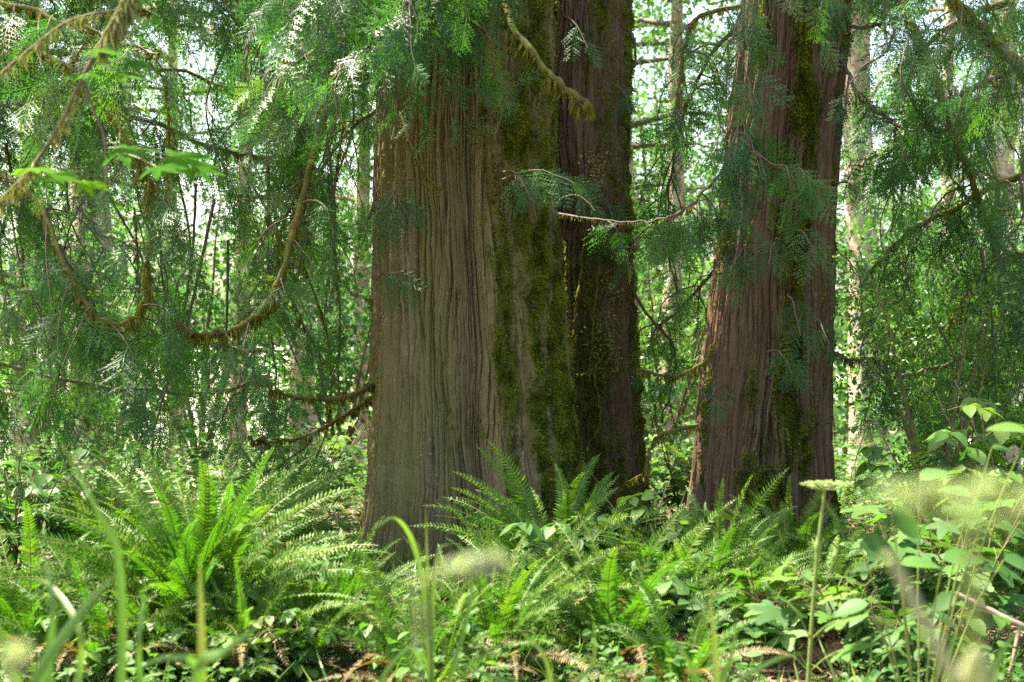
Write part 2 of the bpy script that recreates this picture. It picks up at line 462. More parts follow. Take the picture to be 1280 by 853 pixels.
def bough(tree, pts, r0, r1, every=.055, tl=(.35, .9), size=(.17, .32), start=.1, moss=0, lo=False, sag=1.0, face=None, bare=False, label=None):
    pts = spline(pts, max(14, len(pts) * 7))
    n = len(pts)
    jit = np.stack([pn(np.arange(n) * .45, np.full(n, 7.7 + s + pts[0, 0]), s + 20) for s in range(3)], -1)
    pts = pts + jit * min(.05, r0 * 2.0) * np.linspace(0, 1, n)[:, None]
    rad = np.linspace(r0, r1, n) * (1 + .12 * pn(np.arange(n) * .9, np.full(n, 2.2), 31))
    wood = MB(); tube(wood, pts, rad, 8, .5, 0, .05)
    sp = Sprays()
    if not bare:
        seg = np.linalg.norm(np.diff(pts, axis=0), axis=1); arc = np.concatenate([[0], np.cumsum(seg)]); total = arc[-1]
        s_at = np.arange(total * start, total, every)
        s_at = s_at + rng.uniform(-.5, .5, len(s_at)) * every
        for q, s in enumerate(s_at):
            s = min(max(s, 0), total * .999)
            p = np.array([np.interp(s, arc, pts[:, c]) for c in range(3)]); k = min(np.searchsorted(arc, s), n - 2)
            t = nrm(pts[k + 1] - pts[k]); side = nrm(np.cross(t, [0, 0, 1.])) * (1 if q % 2 else -1)
            if face is not None and rng.random() < .5: side = nrm(np.asarray(face, float))
            out = nrm(side * rng.uniform(.3, 1) + t * rng.uniform(.0, .8) + rdir(1)[0] * .25)
            L = rng.uniform(*tl) * (1.05 - .5 * s / total)
            m = 9; u = np.linspace(0, 1, m)[:, None]
            wob = np.stack([pn(u[:, 0] * 2.5, np.full(m, q * 1.37 + c * 9.1 + pts[0, 0]), 40) for c in range(3)], -1) * .12 * L * u
            tw = p + out * L * .62 * (1 - (1 - u) ** 2) + np.array([0, 0, -1.]) * L * sag * (.05 * u + .72 * u ** 2) + wob
            tube(wood, tw, np.linspace(.0055, .002, m), 4, .5, 1)
            nsp = max(3, int(L / (.10 if not lo else .12)))
            tint0 = np.clip(.42 + .22 * rng.standard_normal(), 0, 1)
            for e in range(nsp):
                uu = .12 + .88 * (e + rng.random() * .6) / nsp
                uu = min(uu, 1.0); kk = min(int(uu * (m - 1)), m - 2); ff = uu * (m - 1) - kk
                o = tw[kk] * (1 - ff) + tw[kk + 1] * ff; tt = nrm(tw[kk + 1] - tw[kk])
                sd = nrm(np.cross(tt, [0.1, .2, 1.])) * (1 if e % 2 else -1)
                x = tt * .55 + sd * rng.uniform(.3, .9) + np.array([0, 0, -.45 * sag]) + rdir(1)[0] * .25
                nn = np.array([0, -.35, .55]) + rdir(1)[0] * .75
                sp.put(o, x, nn, rng.uniform(*size) * (1.1 - .4 * uu), np.clip(tint0 + .15 * rng.standard_normal(), 0, 1))
    b = wood.build('bough', [M['mosslimb'] if moss > .25 else M['limb'], M['twig']], tree, True)
    if label: b['label'] = label
    if sp.rows:
        fo = MB(); sp.bake(fo, SPRAY_LO if lo else SPRAY); fo.build('foliage', M['cedar'], b)
    if moss:
        mo = MB(); hanging_moss(mo, pts, rad, 1500 + moss * 4500, .03 + .10 * moss); mo.build('moss', M['hangmoss'], b)
    return b


def lone_sprays(tree_part, items, size=(.15, .27)):
    """short twigs with a few sprays that sprout from the trunk"""
    for (a, b_, k) in items:
        wood = MB(); sp = Sprays(); k = max(3, int(k * .6)); m = 8; u = np.linspace(0, 1, m)[:, None]
        tw = a + (b_ - a) * u + np.array([0, 0, .06]) * np.sin(u * math.pi) + rng.standard_normal((m, 3)) * .006 * u
        tube(wood, tw, np.linspace(.0075, .003, m), 5, .5, 1)
        for e in range(k):
            uu = .25 + .75 * (e + .5) / k; kk = min(int(uu * (m - 1)), m - 2)
            tt = nrm(tw[kk + 1] - tw[kk]); sd = nrm(np.cross(tt, [0, -.7, .6])) * (1 if e % 2 else -1)
            sp.put(tw[kk], tt * .8 + sd * .6 + np.array([0, -.1, -.45]), np.array([0, -.8, .5]) + rdir(1)[0] * .4, rng.uniform(*size) * (1.15 - .4 * uu), np.clip(.4 + .2 * rng.standard_normal(), 0, 1))
        b = wood.build('bough', [M['limb'], M['twig']], tree_part, True)
        fo = MB(); sp.bake(fo, SPRAY); fo.build('foliage', M['cedar'], b)


def crown_mass(tree, base, z0, z1, nb, reach, dens):
    """the high boughs above the picture: real shade for the forest floor"""
    sp = Sprays(); wood = MB()
    for k in range(nb):
        z = z0 + (z1 - z0) * (k + rng.random()) / nb; a = rng.uniform(0, 2 * np.pi); L = reach * rng.uniform(.6, 1.0) * (1 - .5 * (z - z0) / (z1 - z0))
        u = np.linspace(0, 1, 9)[:, None]; d = np.array([math.cos(a), math.sin(a), 0])
        p = base + np.array([0, 0, z]) + d * L * u + np.array([0, 0, -1.0]) * (.25 * L) * np.sin(u * 2.2) ** 2
        tube(wood, p, np.linspace(.05, .008, 9), 6, .5, 0)
        for e in range(int(L * dens)):
            q = rng.random() ** .7 * 7.99; i_ = int(q); o = p[i_] + (p[i_ + 1] - p[i_]) * (q - i_) + rdir(1)[0] * np.array([.3, .3, .2]) - np.array([0, 0, rng.random() * .3])
            sp.put(o, d * .5 + rdir(1)[0] * .6 + np.array([0, 0, -.6]), rdir(1)[0] + np.array([0, 0, .7]), rng.uniform(.3, .6), rng.random())
    cr = wood.build('crown', [M['limb']], tree, True)
    fo = MB(); sp.bake(fo, SPRAY_LO); fo.build('foliage', M['cedar_far'], cr)


# ------------------------------------------------------------------ big cedar trunks
def big_trunk(tree, edges, depth, mat, circles, seed, moss_fn, algae_fn, top=15.0, front=520, flare=0.0, moss_tufts=9000, groove=1.0):
    """edges: (photo row, left column, right column) measured on the trunk's outline"""
    e = np.array(edges, float)
    zz = CAMZ - (e[:, 0] - 426.5) / FPX * depth; cx = ((e[:, 1] + e[:, 2]) / 2 - 640) / FPX * depth; hw = (e[:, 2] - e[:, 1]) / 2 / FPX * depth
    o = np.argsort(zz); zz, cx, hw = zz[o], cx[o], hw[o]
    sl = (cx[-1] - cx[-2]) / (zz[-1] - zz[-2]) * .5; zt = zz[-1]
    rows = np.concatenate([np.linspace(-.25, 3.75, 330), np.linspace(3.9, top, 40)])
    C = np.where(rows > zt, cx[-1] + sl * (rows - zt), np.interp(rows, zz, cx))
    H = np.where(rows > zt, hw[-1] * (1 - .75 * (rows - zt) / (top - zt + .5)), np.interp(rows, zz, hw))
    H = np.convolve(np.pad(H, 6, mode='edge'), np.ones(13) / 13, 'valid'); C = np.convolve(np.pad(C, 6, mode='edge'), np.ones(13) / 13, 'valid')
    th = np.concatenate([np.linspace(R(-200), R(20), front), np.linspace(R(20), R(160), 60)[1:-1]])
    ux, uy = np.cos(th), np.sin(th)
    rr = np.zeros(len(th))
    for (ax, ay, rho) in circles:
        dot = ax * ux + ay * uy; cr = ax * uy - ay * ux
        disc = rho ** 2 - cr ** 2
        r1 = np.where(disc > 0, dot + np.sqrt(np.maximum(disc, 0)), 0)
        rr = np.maximum(rr, r1)
    k = np.ones(9) / 9; rr = np.convolve(np.pad(rr, 4, mode='wrap'), k, 'valid')
    ext = (rr * ux); rr = rr / ((ext.max() - ext.min()) / 2)
    off = -(ext.max() + ext.min()) / (ext.max() - ext.min())
    TH, Z = np.meshgrid(th, rows)
    RR = rr[None] * H[:, None]
    # buttress flare low down
    fl = np.exp(-np.maximum(Z, 0) / .35) * (.06 + .12 * pn(TH * 2.4, Z * 0 + seed, seed))
    RR = RR * (1 + fl * 1.0 + .05 * pn(TH * 1.3, Z * .25, seed + 1) + .025 * pn(TH * 3.5, Z * .35, seed + 2))
    U = TH * H.mean()
    W = U + .030 * pn(U * 3.0, Z * 1.3, seed + 3) + .03 * pn(U * 1.2, Z * .5, seed + 4) + .011 * pn(U * 9, Z * 3.2, seed + 14) + .004 * pn(U * 22, Z * 9, seed + 15)
    n1 = pn(W * 18, Z * .55, seed + 5); n2 = pn(W * 40, Z * 1.5, seed + 6); n3 = pn(W * 75, Z * 2.4, seed + 7)
    fine = sstep(4.2, 3.4, Z)
    gm = np.clip(.62 + 1.0 * pn(U * 5, Z * .8, seed + 18), .12, 1.35); gm2 = np.clip(.6 + 1.1 * pn(U * 8, Z * 2.2, seed + 19), .05, 1.4)
    disp = -.040 * groove * gm * np.exp(-(n1 / .10) ** 2) - .024 * groove * gm2 * np.exp(-(n2 / .13) ** 2) + .010 * pn(W * 9, Z * .25, seed + 8) + .0060 * n3 + .004 * n2
    # torn strips that end part-way up
    disp = disp + (.007 * np.sign(pn(W * 22, Z * .8 + 9, seed + 9)) + .006 * np.sign(pn(W * 34, Z * 1.3 + 4, seed + 16)) + .005 * pn(W * 14, Z * 5, seed + 17)) * fine
    mossm = moss_fn(TH, Z, U) if moss_fn else np.zeros_like(Z)
    disp = disp * (1 - .55 * mossm) + mossm * (.024 + .034 * pn(U * 16, Z * 9, seed + 10) + .008 * pn(U * 45, Z * 30, seed + 11))
    RR = RR + disp * (.35 + .65 * fine)
    ycen = depth
    X = C[:, None] + off * H[:, None] + RR * ux[None]; Y = ycen + RR * uy[None]
    V = np.stack([X, Y, Z], -1)
    nt_, nz = len(th), len(rows)
    i = np.arange(nz - 1)[:, None] * nt_; j = np.arange(nt_)[None]; j2 = (j + 1) % nt_
    mb = MB(); mb.add(V, np.stack([i + j, i + j2, i + nt_ + j2, i + nt_ + j], -1))
    mb.extra['barkuv'] = np.stack([W, Z, Z * 0 + seed], -1).reshape(-1, 3)
    mb.extra['moss'] = mossm.ravel(); mb.extra['algae'] = np.clip(algae_fn(TH, Z, U), 0, 1).ravel() if algae_fn else (mossm * 0).ravel()
    tr = mb.build('trunk', mat, tree, True)
    if moss_tufts and moss_fn:
        w = (mossm * (Z < 3.8) * (Z > -.1) * (np.sin(TH) < .3)).ravel() ** 1.5; w = w / w.sum()
        idx = rng.choice(len(w), moss_tufts, p=w)
        Vf = V.reshape(-1, 3)[idx]; nor = np.stack([np.cos(TH).ravel()[idx], np.sin(TH).ravel()[idx], np.zeros(len(idx))], -1)
        t = MB()
        place(t, quads_to_tpl([lance(np.zeros(3), np.array([1, 0, 0.]), 1, .45, np.array([0, 0, 1.]), .45)]), Vf + nor * .002 + rdir(len(idx)) * .006, nor * .8 + rdir(len(idx)) * .8 + np.array([0, 0, -.35]), rdir(len(idx)), rng.uniform(.008, .026, len(idx)), np.clip(.5 + .75 * pn(U.ravel()[idx] * 13, Z.ravel()[idx] * 7, 91) + .15 * rng.standard_normal(len(idx)), 0, 1))
        t.build('moss', M['moss'], tr)
    return tr


def th_of(dx):      # bearing on a trunk for a sideways offset given in radii
    return -np.pi / 2 + np.arcsin(np.clip(dx, -1, 1))


# --- the wide cedar, two lobes fused
wide = thing('cedar_tree', 'thickest cedar with pale ridged grey-brown bark and a mossy fluted right side', 'tree', (-.26, 8.5, 0), 'large old cedars')


def moss1(TH, Z, U):
    dx = np.sin(TH + np.pi / 2)
    a = np.exp(-((dx - .80) / .15) ** 2) * 1.0 + np.exp(-((dx - .40) / .12) ** 2) * .66 + np.exp(-((dx - .60) / .09) ** 2) * .52
    band = a * (.75 + .25 * sstep(3.0, .5, Z)) + .9 * sstep(.25, -.05, Z) * (dx > .3)
    v = band + .55 * pn(U * 14, Z * 2.2, 51) + .26 * pn(U * 38, Z * 9, 52) + .3 * pn(U * 5, Z * 1.1, 53)
    return np.maximum(sstep(.34, .80, v), .50 * sstep(.12, .5, v) * (dx > .15)) * (np.cos(TH + np.pi / 2) > -.35)


big_trunk(wide, [(-20, 476, 686), (100, 474, 684), (200, 471, 686), (300, 470, 692), (400, 468, 700), (500, 465, 711), (600, 461, 721), (660, 457, 728), (720, 449, 736)],
          8.5, M['bark_wide'], [(-.155, 0, .41), (.27, -.17, .29), (.1, .2, .4)], 61, moss1,
          lambda TH, Z, U: (.75 * np.exp(-((np.sin(TH + np.pi / 2) + .55) / .42) ** 2) + .25) * (.55 + .9 * pn(U * 6, Z * .6, 71)) + .25, moss_tufts=48000)

# --- its twin close behind
twin = thing('cedar_tree', 'narrower dark cedar standing close behind the thickest trunk, draped with hanging moss', 'tree', (.39, 9.5, 0), 'large old cedars')


def moss2(TH, Z, U):
    dx = np.sin(TH + np.pi / 2)
    band = .70 * np.exp(-((dx - .30) / .30) ** 2) * sstep(2.5, 1.2, Z) + .55 * np.exp(-((dx - .95) / .14) ** 2) + .40 * np.exp(-((dx - .55) / .25) ** 2) * sstep(1.2, 2.6, Z)
    v = band + .6 * pn(U * 9, Z * 1.6, 54) + .35 * pn(U * 30, Z * 9, 55)
    return np.maximum(sstep(.34, .80, v), .5 * sstep(.15, .5, v))


big_trunk(twin, [(-20, 622, 783), (200, 622, 783), (400, 622, 789), (600, 622, 797), (665, 618, 801)], 9.5, M['bark_red'], [(0, 0, .4), (.1, -.1, .33)], 83, moss2, None, moss_tufts=30000)

# --- the leaning cedar on the right
lean = thing('cedar_tree', 'reddish-brown cedar leaning right, dark moss patches down its middle, sword ferns at its foot', 'tree', (1.48, 8.6, 0), 'large old cedars')


def moss3(TH, Z, U):
    dx = np.sin(TH + np.pi / 2)
    band = .70 * np.exp(-((dx - .16) / .30) ** 2) + .45 * np.exp(-((dx + .35) / .25) ** 2) * sstep(2.2, .4, Z)
    v = band - .10 + .75 * pn(U * 7, Z * 1.8, 56) + .36 * pn(U * 26, Z * 8, 57)
    return np.maximum(sstep(.32, .80, v) * .95, .45 * sstep(.15, .5, v))


big_trunk(lean, [(-20, 928, 1060), (100, 916, 1052), (200, 905, 1045), (300, 895, 1041), (400, 885, 1038), (500, 876, 1036), (600, 867, 1038), (700, 860, 1043), (730, 856, 1048)],
          8.6, M['bark_red'], [(0, 0, .4), (-.12, -.08, .33), (.12, -.04, .32)], 97, moss3, None, moss_tufts=30000)

# ------------------------------------------------------------------ boughs of those cedars
# wide cedar: curtain in front of its upper left side
bough(wide, [P(560, -140, 8.2), P(500, -110, 7.6), P(420, -60, 7.2), P(340, -10, 7.0)], .035, .008, .05, (.5, 1.0), (.20, .36), .15, face=(.3, -1, 0))
bough(wide, [P(600, -180, 8.2), P(585, -130, 7.5), P(545, -60, 7.1), P(500, 0, 6.9)], .03, .006, .05, (.35, .8), (.20, .36), .25, face=(.5, -1, 0))
bough(wide, [P(520, -60, 8.3), P(470, -20, 7.9), P(400, 60, 7.7), P(330, 100, 7.6)], .03, .006, .06, (.4, .9), (.19, .34), .2, face=(0, -1, 0))
bough(wide, [P(470, 480, 8.45), P(430, 497, 8.3), P(390, 498, 8.2), P(350, 491, 8.1), P(315, 470, 8.0)], .017, .007, .10, (.15, .45), (.15, .26), .6, moss=.35)
bough(wide, [P(468, 495, 8.6), P(430, 520, 8.7), P(385, 544, 8.7), P(345, 551, 8.7), P(310, 548, 8.6)], .015, .009, .10, (.3, .7), (.16, .28), .45, moss=.5)
bough(wide, [P(490, 60, 8.3), P(420, 110, 8.1), P(372, 270, 7.8), P(352, 345, 7.7), P(327, 388, 7.7), P(295, 410, 7.7), P(250, 418, 7.7), P(220, 402, 7.7)], .022, .013, .12, (.3, .8), (.17, .30), .1, moss=.6)
bough(wide, [P(618, -30, 8.0), P(645, 42, 7.75), P(690, 98, 7.6), P(718, 122, 7.5), P(741, 134, 7.45)], .026, .018, bare=True, moss=.75, label='broken mossy limb sloping across the trunk tops')
bough(wide, [P(500, 140, 8.1), P(517, 190, 7.95), P(535, 222, 7.9), P(552, 238, 7.9)], .008, .005, bare=True, moss=.35)
bough(wide, [P(455, 690, 8.5), P(430, 706, 8.35), P(405, 712, 8.2)], .02, .012, bare=True, moss=.2)
bough(wide, [P(600, -90, 8.1), P(550, 0, 7.6), P(490, 40, 7.35), P(410, 90, 7.2)], .02, .005, .06, (.4, .9), (.18, .34), .15, face=(.4, -1, 0))
bough(wide, [P(500, 20, 8.3), P(450, 40, 8.4), P(390, 95, 8.5), P(320, 150, 8.5)], .018, .005, .06, (.5, 1.2), (.15, .33), .15)
bough(wide, [P(490, 130, 8.4), P(440, 160, 8.7), P(390, 230, 8.8), P(350, 300, 8.8)], .016, .005, .08, (.4, 1.0), (.15, .33), .15)
lone_sprays(wide, [(P(475, 235, 8.15), P(455, 300, 7.95), 9), (P(480, 250, 8.1), P(515, 280, 7.9), 9), (P(470, 350, 8.2), P(500, 360, 8.0), 5), 
                   (P(622, 190, 7.85), P(600, 110, 7.6), 10), (P(630, 215, 7.85), P(665, 250, 7.6), 8), (P(620, 170, 7.85), P(650, 100, 7.6), 7), (P(628, 225, 7.85), P(720, 230, 7.7), 9), (P(520, 225, 8.0), P(480, 262, 7.8), 6)])
# fine twigs and hanging moss strands on the twin
bough(twin, [P(690, 266, 9.05), P(740, 274, 8.8), P(790, 278, 8.7), P(835, 272, 8.6), P(880, 248, 8.5)], .009, .005, .09, (.15, .45), (.16, .28), .35, moss=.12)
bough(twin, [P(781, 30, 9.4), P(792, 50, 9.3), P(794, 75, 9.3), P(786, 92, 9.3)], .012, .006, bare=True)
bough(twin, [P(784, 350, 9.4), P(810, 395, 9.2), P(840, 430, 9.1), P(842, 480, 9.1), P(826, 530, 9.1)], .012, .005, .14, (.2, .4), (.15, .26), .4)
bough(twin, [P(716, 560, 9.0), P(738, 592, 8.8), P(762, 615, 8.75), P(790, 600, 8.7), P(815, 585, 8.7)], .009, .004, bare=True, moss=.3)
strands = MB()
for (a, b_, c) in ((P(735, 270, 9.0), P(718, 400, 8.95), P(712, 500, 8.95)), (P(752, 280, 9.0), P(742, 400, 8.95), P(738, 470, 8.95)), (P(738, 450, 8.98), P(750, 520, 8.95), P(735, 560, 8.95)), (P(700, 340, 9.0), P(712, 430, 8.95), P(722, 420, 8.95)),
                   (P(720, 470, 8.98), P(735, 465, 8.95), P(760, 440, 8.95)), (P(705, 300, 9.0), P(708, 360, 8.95), P(706, 420, 8.95))):
    pp = spline([a, b_, c], 26) + rng.standard_normal((26, 3)) * .006
    tube(strands, pp, .007, 5, .4, 0, .3); hanging_moss(strands, pp, .007, 500, .04)
strands.build('hanging_moss', M['hangmoss'], twin)
li = MB(); k = 900
cen = [P(745, 210, 8.98), P(737, 235, 8.98), P(758, 300, 9.0), P(765, 360, 9.0), P(758, 410, 9.0), P(765, 445, 9.0), P(745, 430, 8.98)]
o_ = np.array([cen[q] for q in rng.integers(0, len(cen), k)]) + rng.standard_normal((k, 3)) * np.array([.035, .02, .055])
place(li, LEAF1, o_, rdir(k) + np.array([0, -.6, 0]), rdir(k), rng.uniform(.012, .03, k), rng.random(k))
li.build('lichen', M['lichen'], twin)
lone_sprays(twin, [(P(700, 20, 9.1), P(735, 60, 8.9), 6), (P(770, 110, 9.2), P(790, 150, 9.0), 6), (P(700, 250, 9.0), P(745, 262, 8.8), 6), (P(750, 250, 9.1), P(775, 300, 8.9), 5)])
# leaning cedar
bough(lean, [P(940, -120, 8.3), P(930, 0, 7.9), P(928, 100, 7.75), P(916, 185, 7.7), P(880, 240, 7.7), P(835, 275, 7.8), P(800, 290, 8.0)], .012, .005, .07, (.2, .5), (.18, .30), .3, face=(.4, -1, 0))
bough(lean, [P(925, 165, 7.75), P(945, 190, 7.6), P(975, 210, 7.5), P(1012, 222, 7.5)], .007, .003, .06, (.15, .4), (.18, .30), .1, face=(0, -1, 0))
bough(lean, [P(1050, 0, 8.5), P(1052, 60, 8.4), P(1062, 95, 8.3), P(1078, 128, 8.2), P(1110, 145, 8.1), P(1135, 165, 8.0)], .014, .007, .1, (.2, .5), (.17, .29), .4)
bough(lean, [P(1052, 30, 8.5), P(1080, 35, 8.4), P(1115, 30, 8.2), P(1110, 60, 8.1), P(1075, 85, 8.1)], .012, .006, .12, (.2, .5), (.17, .29), .3)
bough(lean, [P(1040, 440, 8.5), P(1065, 450, 8.4), P(1095, 448, 8.3), P(1120, 452, 8.3)], .014, .007, .1, (.2, .4), (.15, .26), .4, moss=.45)
bough(lean, [P(925, 30, 8.6), P(885, 75, 8.9), P(850, 160, 9.1), P(835, 260, 9.2), P(838, 340, 9.2)], .014, .005, .07, (.3, .8), (.15, .30), .15)
bough(lean, [P(900, 330, 8.7), P(865, 370, 9.0), P(835, 400, 9.2), P(805, 410, 9.3)], .012, .005, .08, (.25, .6), (.15, .28), .15)
bough(lean, [P(885, 450, 8.5), P(860, 465, 8.5), P(835, 470, 8.5), P(795, 462, 8.5)], .016, .008, .16, (.2, .4), (.15, .26), .5, moss=.5)
bough(lean, [P(872, 532, 8.5), P(845, 538, 8.4), P(820, 548, 8.4), P(811, 570, 8.4), P(808, 600, 8.4)], .014, .008, bare=True, moss=.35)
bough(lean, [P(905, 105, 8.4), P(885, 104, 8.4), P(868, 112, 8.5), P(850, 150, 8.5)], .014, .007, .12, (.2, .5), (.16, .28), .3)
bough(lean, [P(925, 8, 8.4), P(890, 15, 8.3), P(865, 30, 8.3), P(852, 80, 8.3), P(848, 140, 8.3)], .015, .007, .11, (.25, .6), (.17, .30), .2, moss=.3)
lone_sprays(lean, [(P(975, 300, 8.1), P(960, 330, 7.8), 8), (P(990, 290, 8.1), P(1020, 320, 7.8), 8), (P(985, 370, 8.1), P(1000, 420, 7.9), 8), (P(1020, 400, 8.2), P(1035, 440, 8.0), 6), (P(960, 440, 8.1), P(990, 470, 7.9), 8),
                   (P(915, 490, 8.2), P(885, 500, 8.0), 5), (P(940, 310, 8.15), P(910, 350, 7.9), 9), (P(930, 250, 8.15), P(905, 300, 7.9), 9), (P(1000, -10, 8.1), P(985, 8, 7.4), 6), (P(960, -20, 8.1), P(1030, -5, 7.4), 6),
                   (P(1040, 320, 8.3), P(1075, 350, 8.0), 9), (P(1045, 230, 8.3), P(1085, 260, 8.0), 9), (P(960, -30, 8.1), P(930, 20, 7.6), 7)], (.16, .27))

# ------------------------------------------------------------------ cedars whose boughs reach in from the sides


def plain_trunk(tree, base, r0, top, mat, lean_x=0.0, seg=40, rows=60, amp=.05):
    zz = np.linspace(-.3, top, rows); th = np.linspace(0, 2 * np.pi, seg, endpoint=False)
    TH, Z = np.meshgrid(th, zz)
    rad = r0 * (1 - .8 * np.clip(Z, 0, top) / (top * 1.05)) * (1 + .35 * np.exp(-np.maximum(Z, 0) / .3)) * (1 + amp * pn(TH * 2, Z * .6, int(abs(base[0]) * 10)) + amp * .6 * pn(TH * 6, Z * 1.4, 5))
    bend = .12 * pn(Z * .35, Z * 0 + base[0], 8)
    V = np.stack([base[0] + lean_x * Z + bend + rad * np.cos(TH), base[1] + rad * np.sin(TH), base[2] + Z], -1)
    i = np.arange(rows - 1)[:, None] * seg; j = np.arange(seg)[None]; j2 = (j + 1) % seg
    mb = MB(); mb.add(V, np.stack([i + j, i + j2, i + seg + j2, i + seg + j], -1))
    mb.extra['barkuv'] = np.stack([TH * r0, Z, Z * 0 + base[0]], -1).reshape(-1, 3); mb.extra['moss'] = sstep(.25, .5, pn(TH * 2, Z * .8, 14)).ravel() * .8; mb.extra['algae'] = (TH * 0).ravel()
    return mb.build('trunk', mat, tree, True)


left_c = thing('cedar_tree', 'cedar whose curtain of drooping boughs fills the upper left, trunk out of view', 'tree', (-4.3, 9.6, float(gh(-4.3, 9.6))), 'large old cedars')
plain_trunk(left_c, np.array(left_c.location), .45, 15, M['bark_red'])
T0 = np.array(left_c.location)
LB = [
    ([(-250, -100, 9.9), (0, -40, 9.8), (200, 20, 9.7), (400, 90, 9.6)], .04, .3),
    ([(-250, -420, 9.0), (0, -260, 8.6), (200, -120, 8.4), (390, -20, 8.3)], .04, .0),
    ([(-250, 20, 9.8), (0, 60, 9.6), (180, 80, 9.5), (340, 120, 9.4)], .04, .3),  # (points, r0, moss)
    ([(-260, -200, 9.3), (-60, -90, 8.8), (120, -40, 8.4), (300, 0, 8.2)], .05, .3),
    ([(-260, -60, 9.3), (-80, -20, 8.6), (60, 20, 8.0), (200, 70, 7.7)], .04, .5),
    ([(-260, -300, 9.5), (-20, -160, 9.2), (220, -90, 9.0), (430, -40, 9.0)], .05, .0),
    ([(-250, 60, 9.5), (-60, 100, 9.2), (120, 130, 9.0), (290, 190, 9.0), (400, 200, 9.0)], .045, .4),
    ([(-250, 120, 9.4), (-60, 190, 8.7), (40, 245, 8.1), (80, 330, 7.8), (118, 393, 7.7), (160, 403, 7.7), (181, 375, 7.7), (186, 300, 7.7)], .032, .5),
    ([(-250, 300, 9.7), (-90, 330, 9.6), (60, 370, 9.5), (200, 420, 9.5), (330, 440, 9.4)], .035, .4),
    ([(-240, 400, 9.8), (-60, 440, 9.8), (110, 480, 9.7), (260, 490, 9.6), (340, 470, 9.5)], .03, .2),
    ([(-250, -150, 9.3), (-20, 20, 8.3), (90, 90, 7.9), (170, 190, 7.7), (190, 260, 7.7)], .03, .7),
    ([(-250, -380, 9.6), (60, -220, 9.3), (300, -120, 9.3), (480, 10, 9.4)], .05, .0),
]
for q, (pl, r0, ms) in enumerate(LB):
    bough(left_c, [P(*p) for p in pl], r0 * .62, .008, .105, (.4, 1.3), (.18, .38), .28, moss=ms)
for pl in ([(268, 250, 8.4), (235, 400, 8.3), (212, 470, 8.3), (190, 540, 8.25), (165, 585, 8.2)], [(195, 180, 8.6), (200, 300, 8.5), (205, 370, 8.5), (203, 410, 8.5)], [(335, 200, 8.6), (336, 380, 8.5), (345, 480, 8.5), (336, 545, 8.5)],
           [(245, 230, 8.7), (240, 330, 8.7), (232, 380, 8.7)], [(285, 300, 8.9), (282, 420, 8.9), (268, 470, 8.9), (250, 500, 8.9)], [(410, 220, 8.8), (425, 400, 8.7), (418, 480, 8.7)], [(395, 60, 8.6), (415, 240, 8.6), (408, 390, 8.6)],
           [(130, 90, 8.4), (120, 200, 8.3), (70, 330, 8.3)], [(300, 560, 8.9), (330, 590, 8.8), (380, 560, 8.8), (392, 540, 8.8)], [(230, 590, 8.8), (280, 600, 8.7), (320, 590, 8.7), (345, 560, 8.7)]):
    bough(left_c, [P(*p) for p in pl], .010, .004, .2, (.15, .4), (.15, .26), .3)

for q in range(46):
    px_, d_ = rng.uniform(-10, 450), rng.uniform(7.9, 9.6); py_ = rng.uniform(-40, 330); L_ = rng.uniform(120, 330); dx_ = rng.uniform(-60, 60); c_ = rng.uniform(-45, 45)
    bough(left_c, [P(px_, py_, d_), P(px_ + c_, py_ + L_ * .35, d_), P(px_ + dx_ * .7 + c_, py_ + L_ * .7, d_), P(px_ + dx_, py_ + L_, d_)], rng.uniform(.005, .010), .003, .3, (.12, .35), (.14, .26), .4, moss=.26 if q % 4 == 0 else 0)

right_c = thing('cedar_tree', 'cedar with thick mossy limbs slanting in at the upper right, its trunk out of view', 'tree', (4.6, 9.4, float(gh(4.6, 9.4))), 'large old cedars')
plain_trunk(right_c, np.array(right_c.location), .45, 15, M['bark_red'])
RB = [
    ([(1490, -300, 9.4), (1320, -200, 9.1), (1180, -120, 9.4), (1075, -20, 9.6)], .04, .1, .25),
    ([(1490, 120, 9.9), (1330, 110, 9.8), (1180, 140, 9.9), (1075, 210, 9.9)], .035, .2, .3),
    ([(1480, 260, 9.0), (1380, 170, 8.2), (1290, 95, 7.7), (1235, 45, 7.4), (1195, 0, 7.2), (1170, -40, 7.1)], .055, .6, .6),
    ([(1500, -260, 9.3), (1300, -140, 8.8), (1150, -60, 8.5), (1060, -20, 8.4)], .045, .2, .2),
    ([(1100, -60, 8.3), (1135, 20, 8.2), (1165, 90, 8.2), (1200, 190, 8.3), (1235, 280, 8.4), (1258, 335, 8.5), (1330, 420, 8.8), (1480, 460, 9.2)], .030, .3, .0),
    ([(1490, 40, 9.3), (1340, 60, 8.8), (1220, 110, 8.6), (1120, 190, 8.5)], .035, .2, .2),
    ([(1490, 160, 9.4), (1360, 190, 9.0), (1250, 230, 8.9), (1140, 290, 8.8), (1080, 350, 8.8)], .035, .3, .2),
    ([(1490, 300, 9.5), (1370, 310, 9.2), (1270, 320, 9.0), (1215, 360, 8.9), (1185, 415, 8.9)], .035, .5, .25),
    ([(1490, 400, 9.6), (1350, 400, 9.3), (1220, 440, 9.1), (1110, 480, 9.0)], .03, .2, .25),
    ([(1490, -120, 9.4), (1300, -20, 9.0), (1180, 40, 9.2), (1090, 120, 9.4)], .04, .1, .25),
]
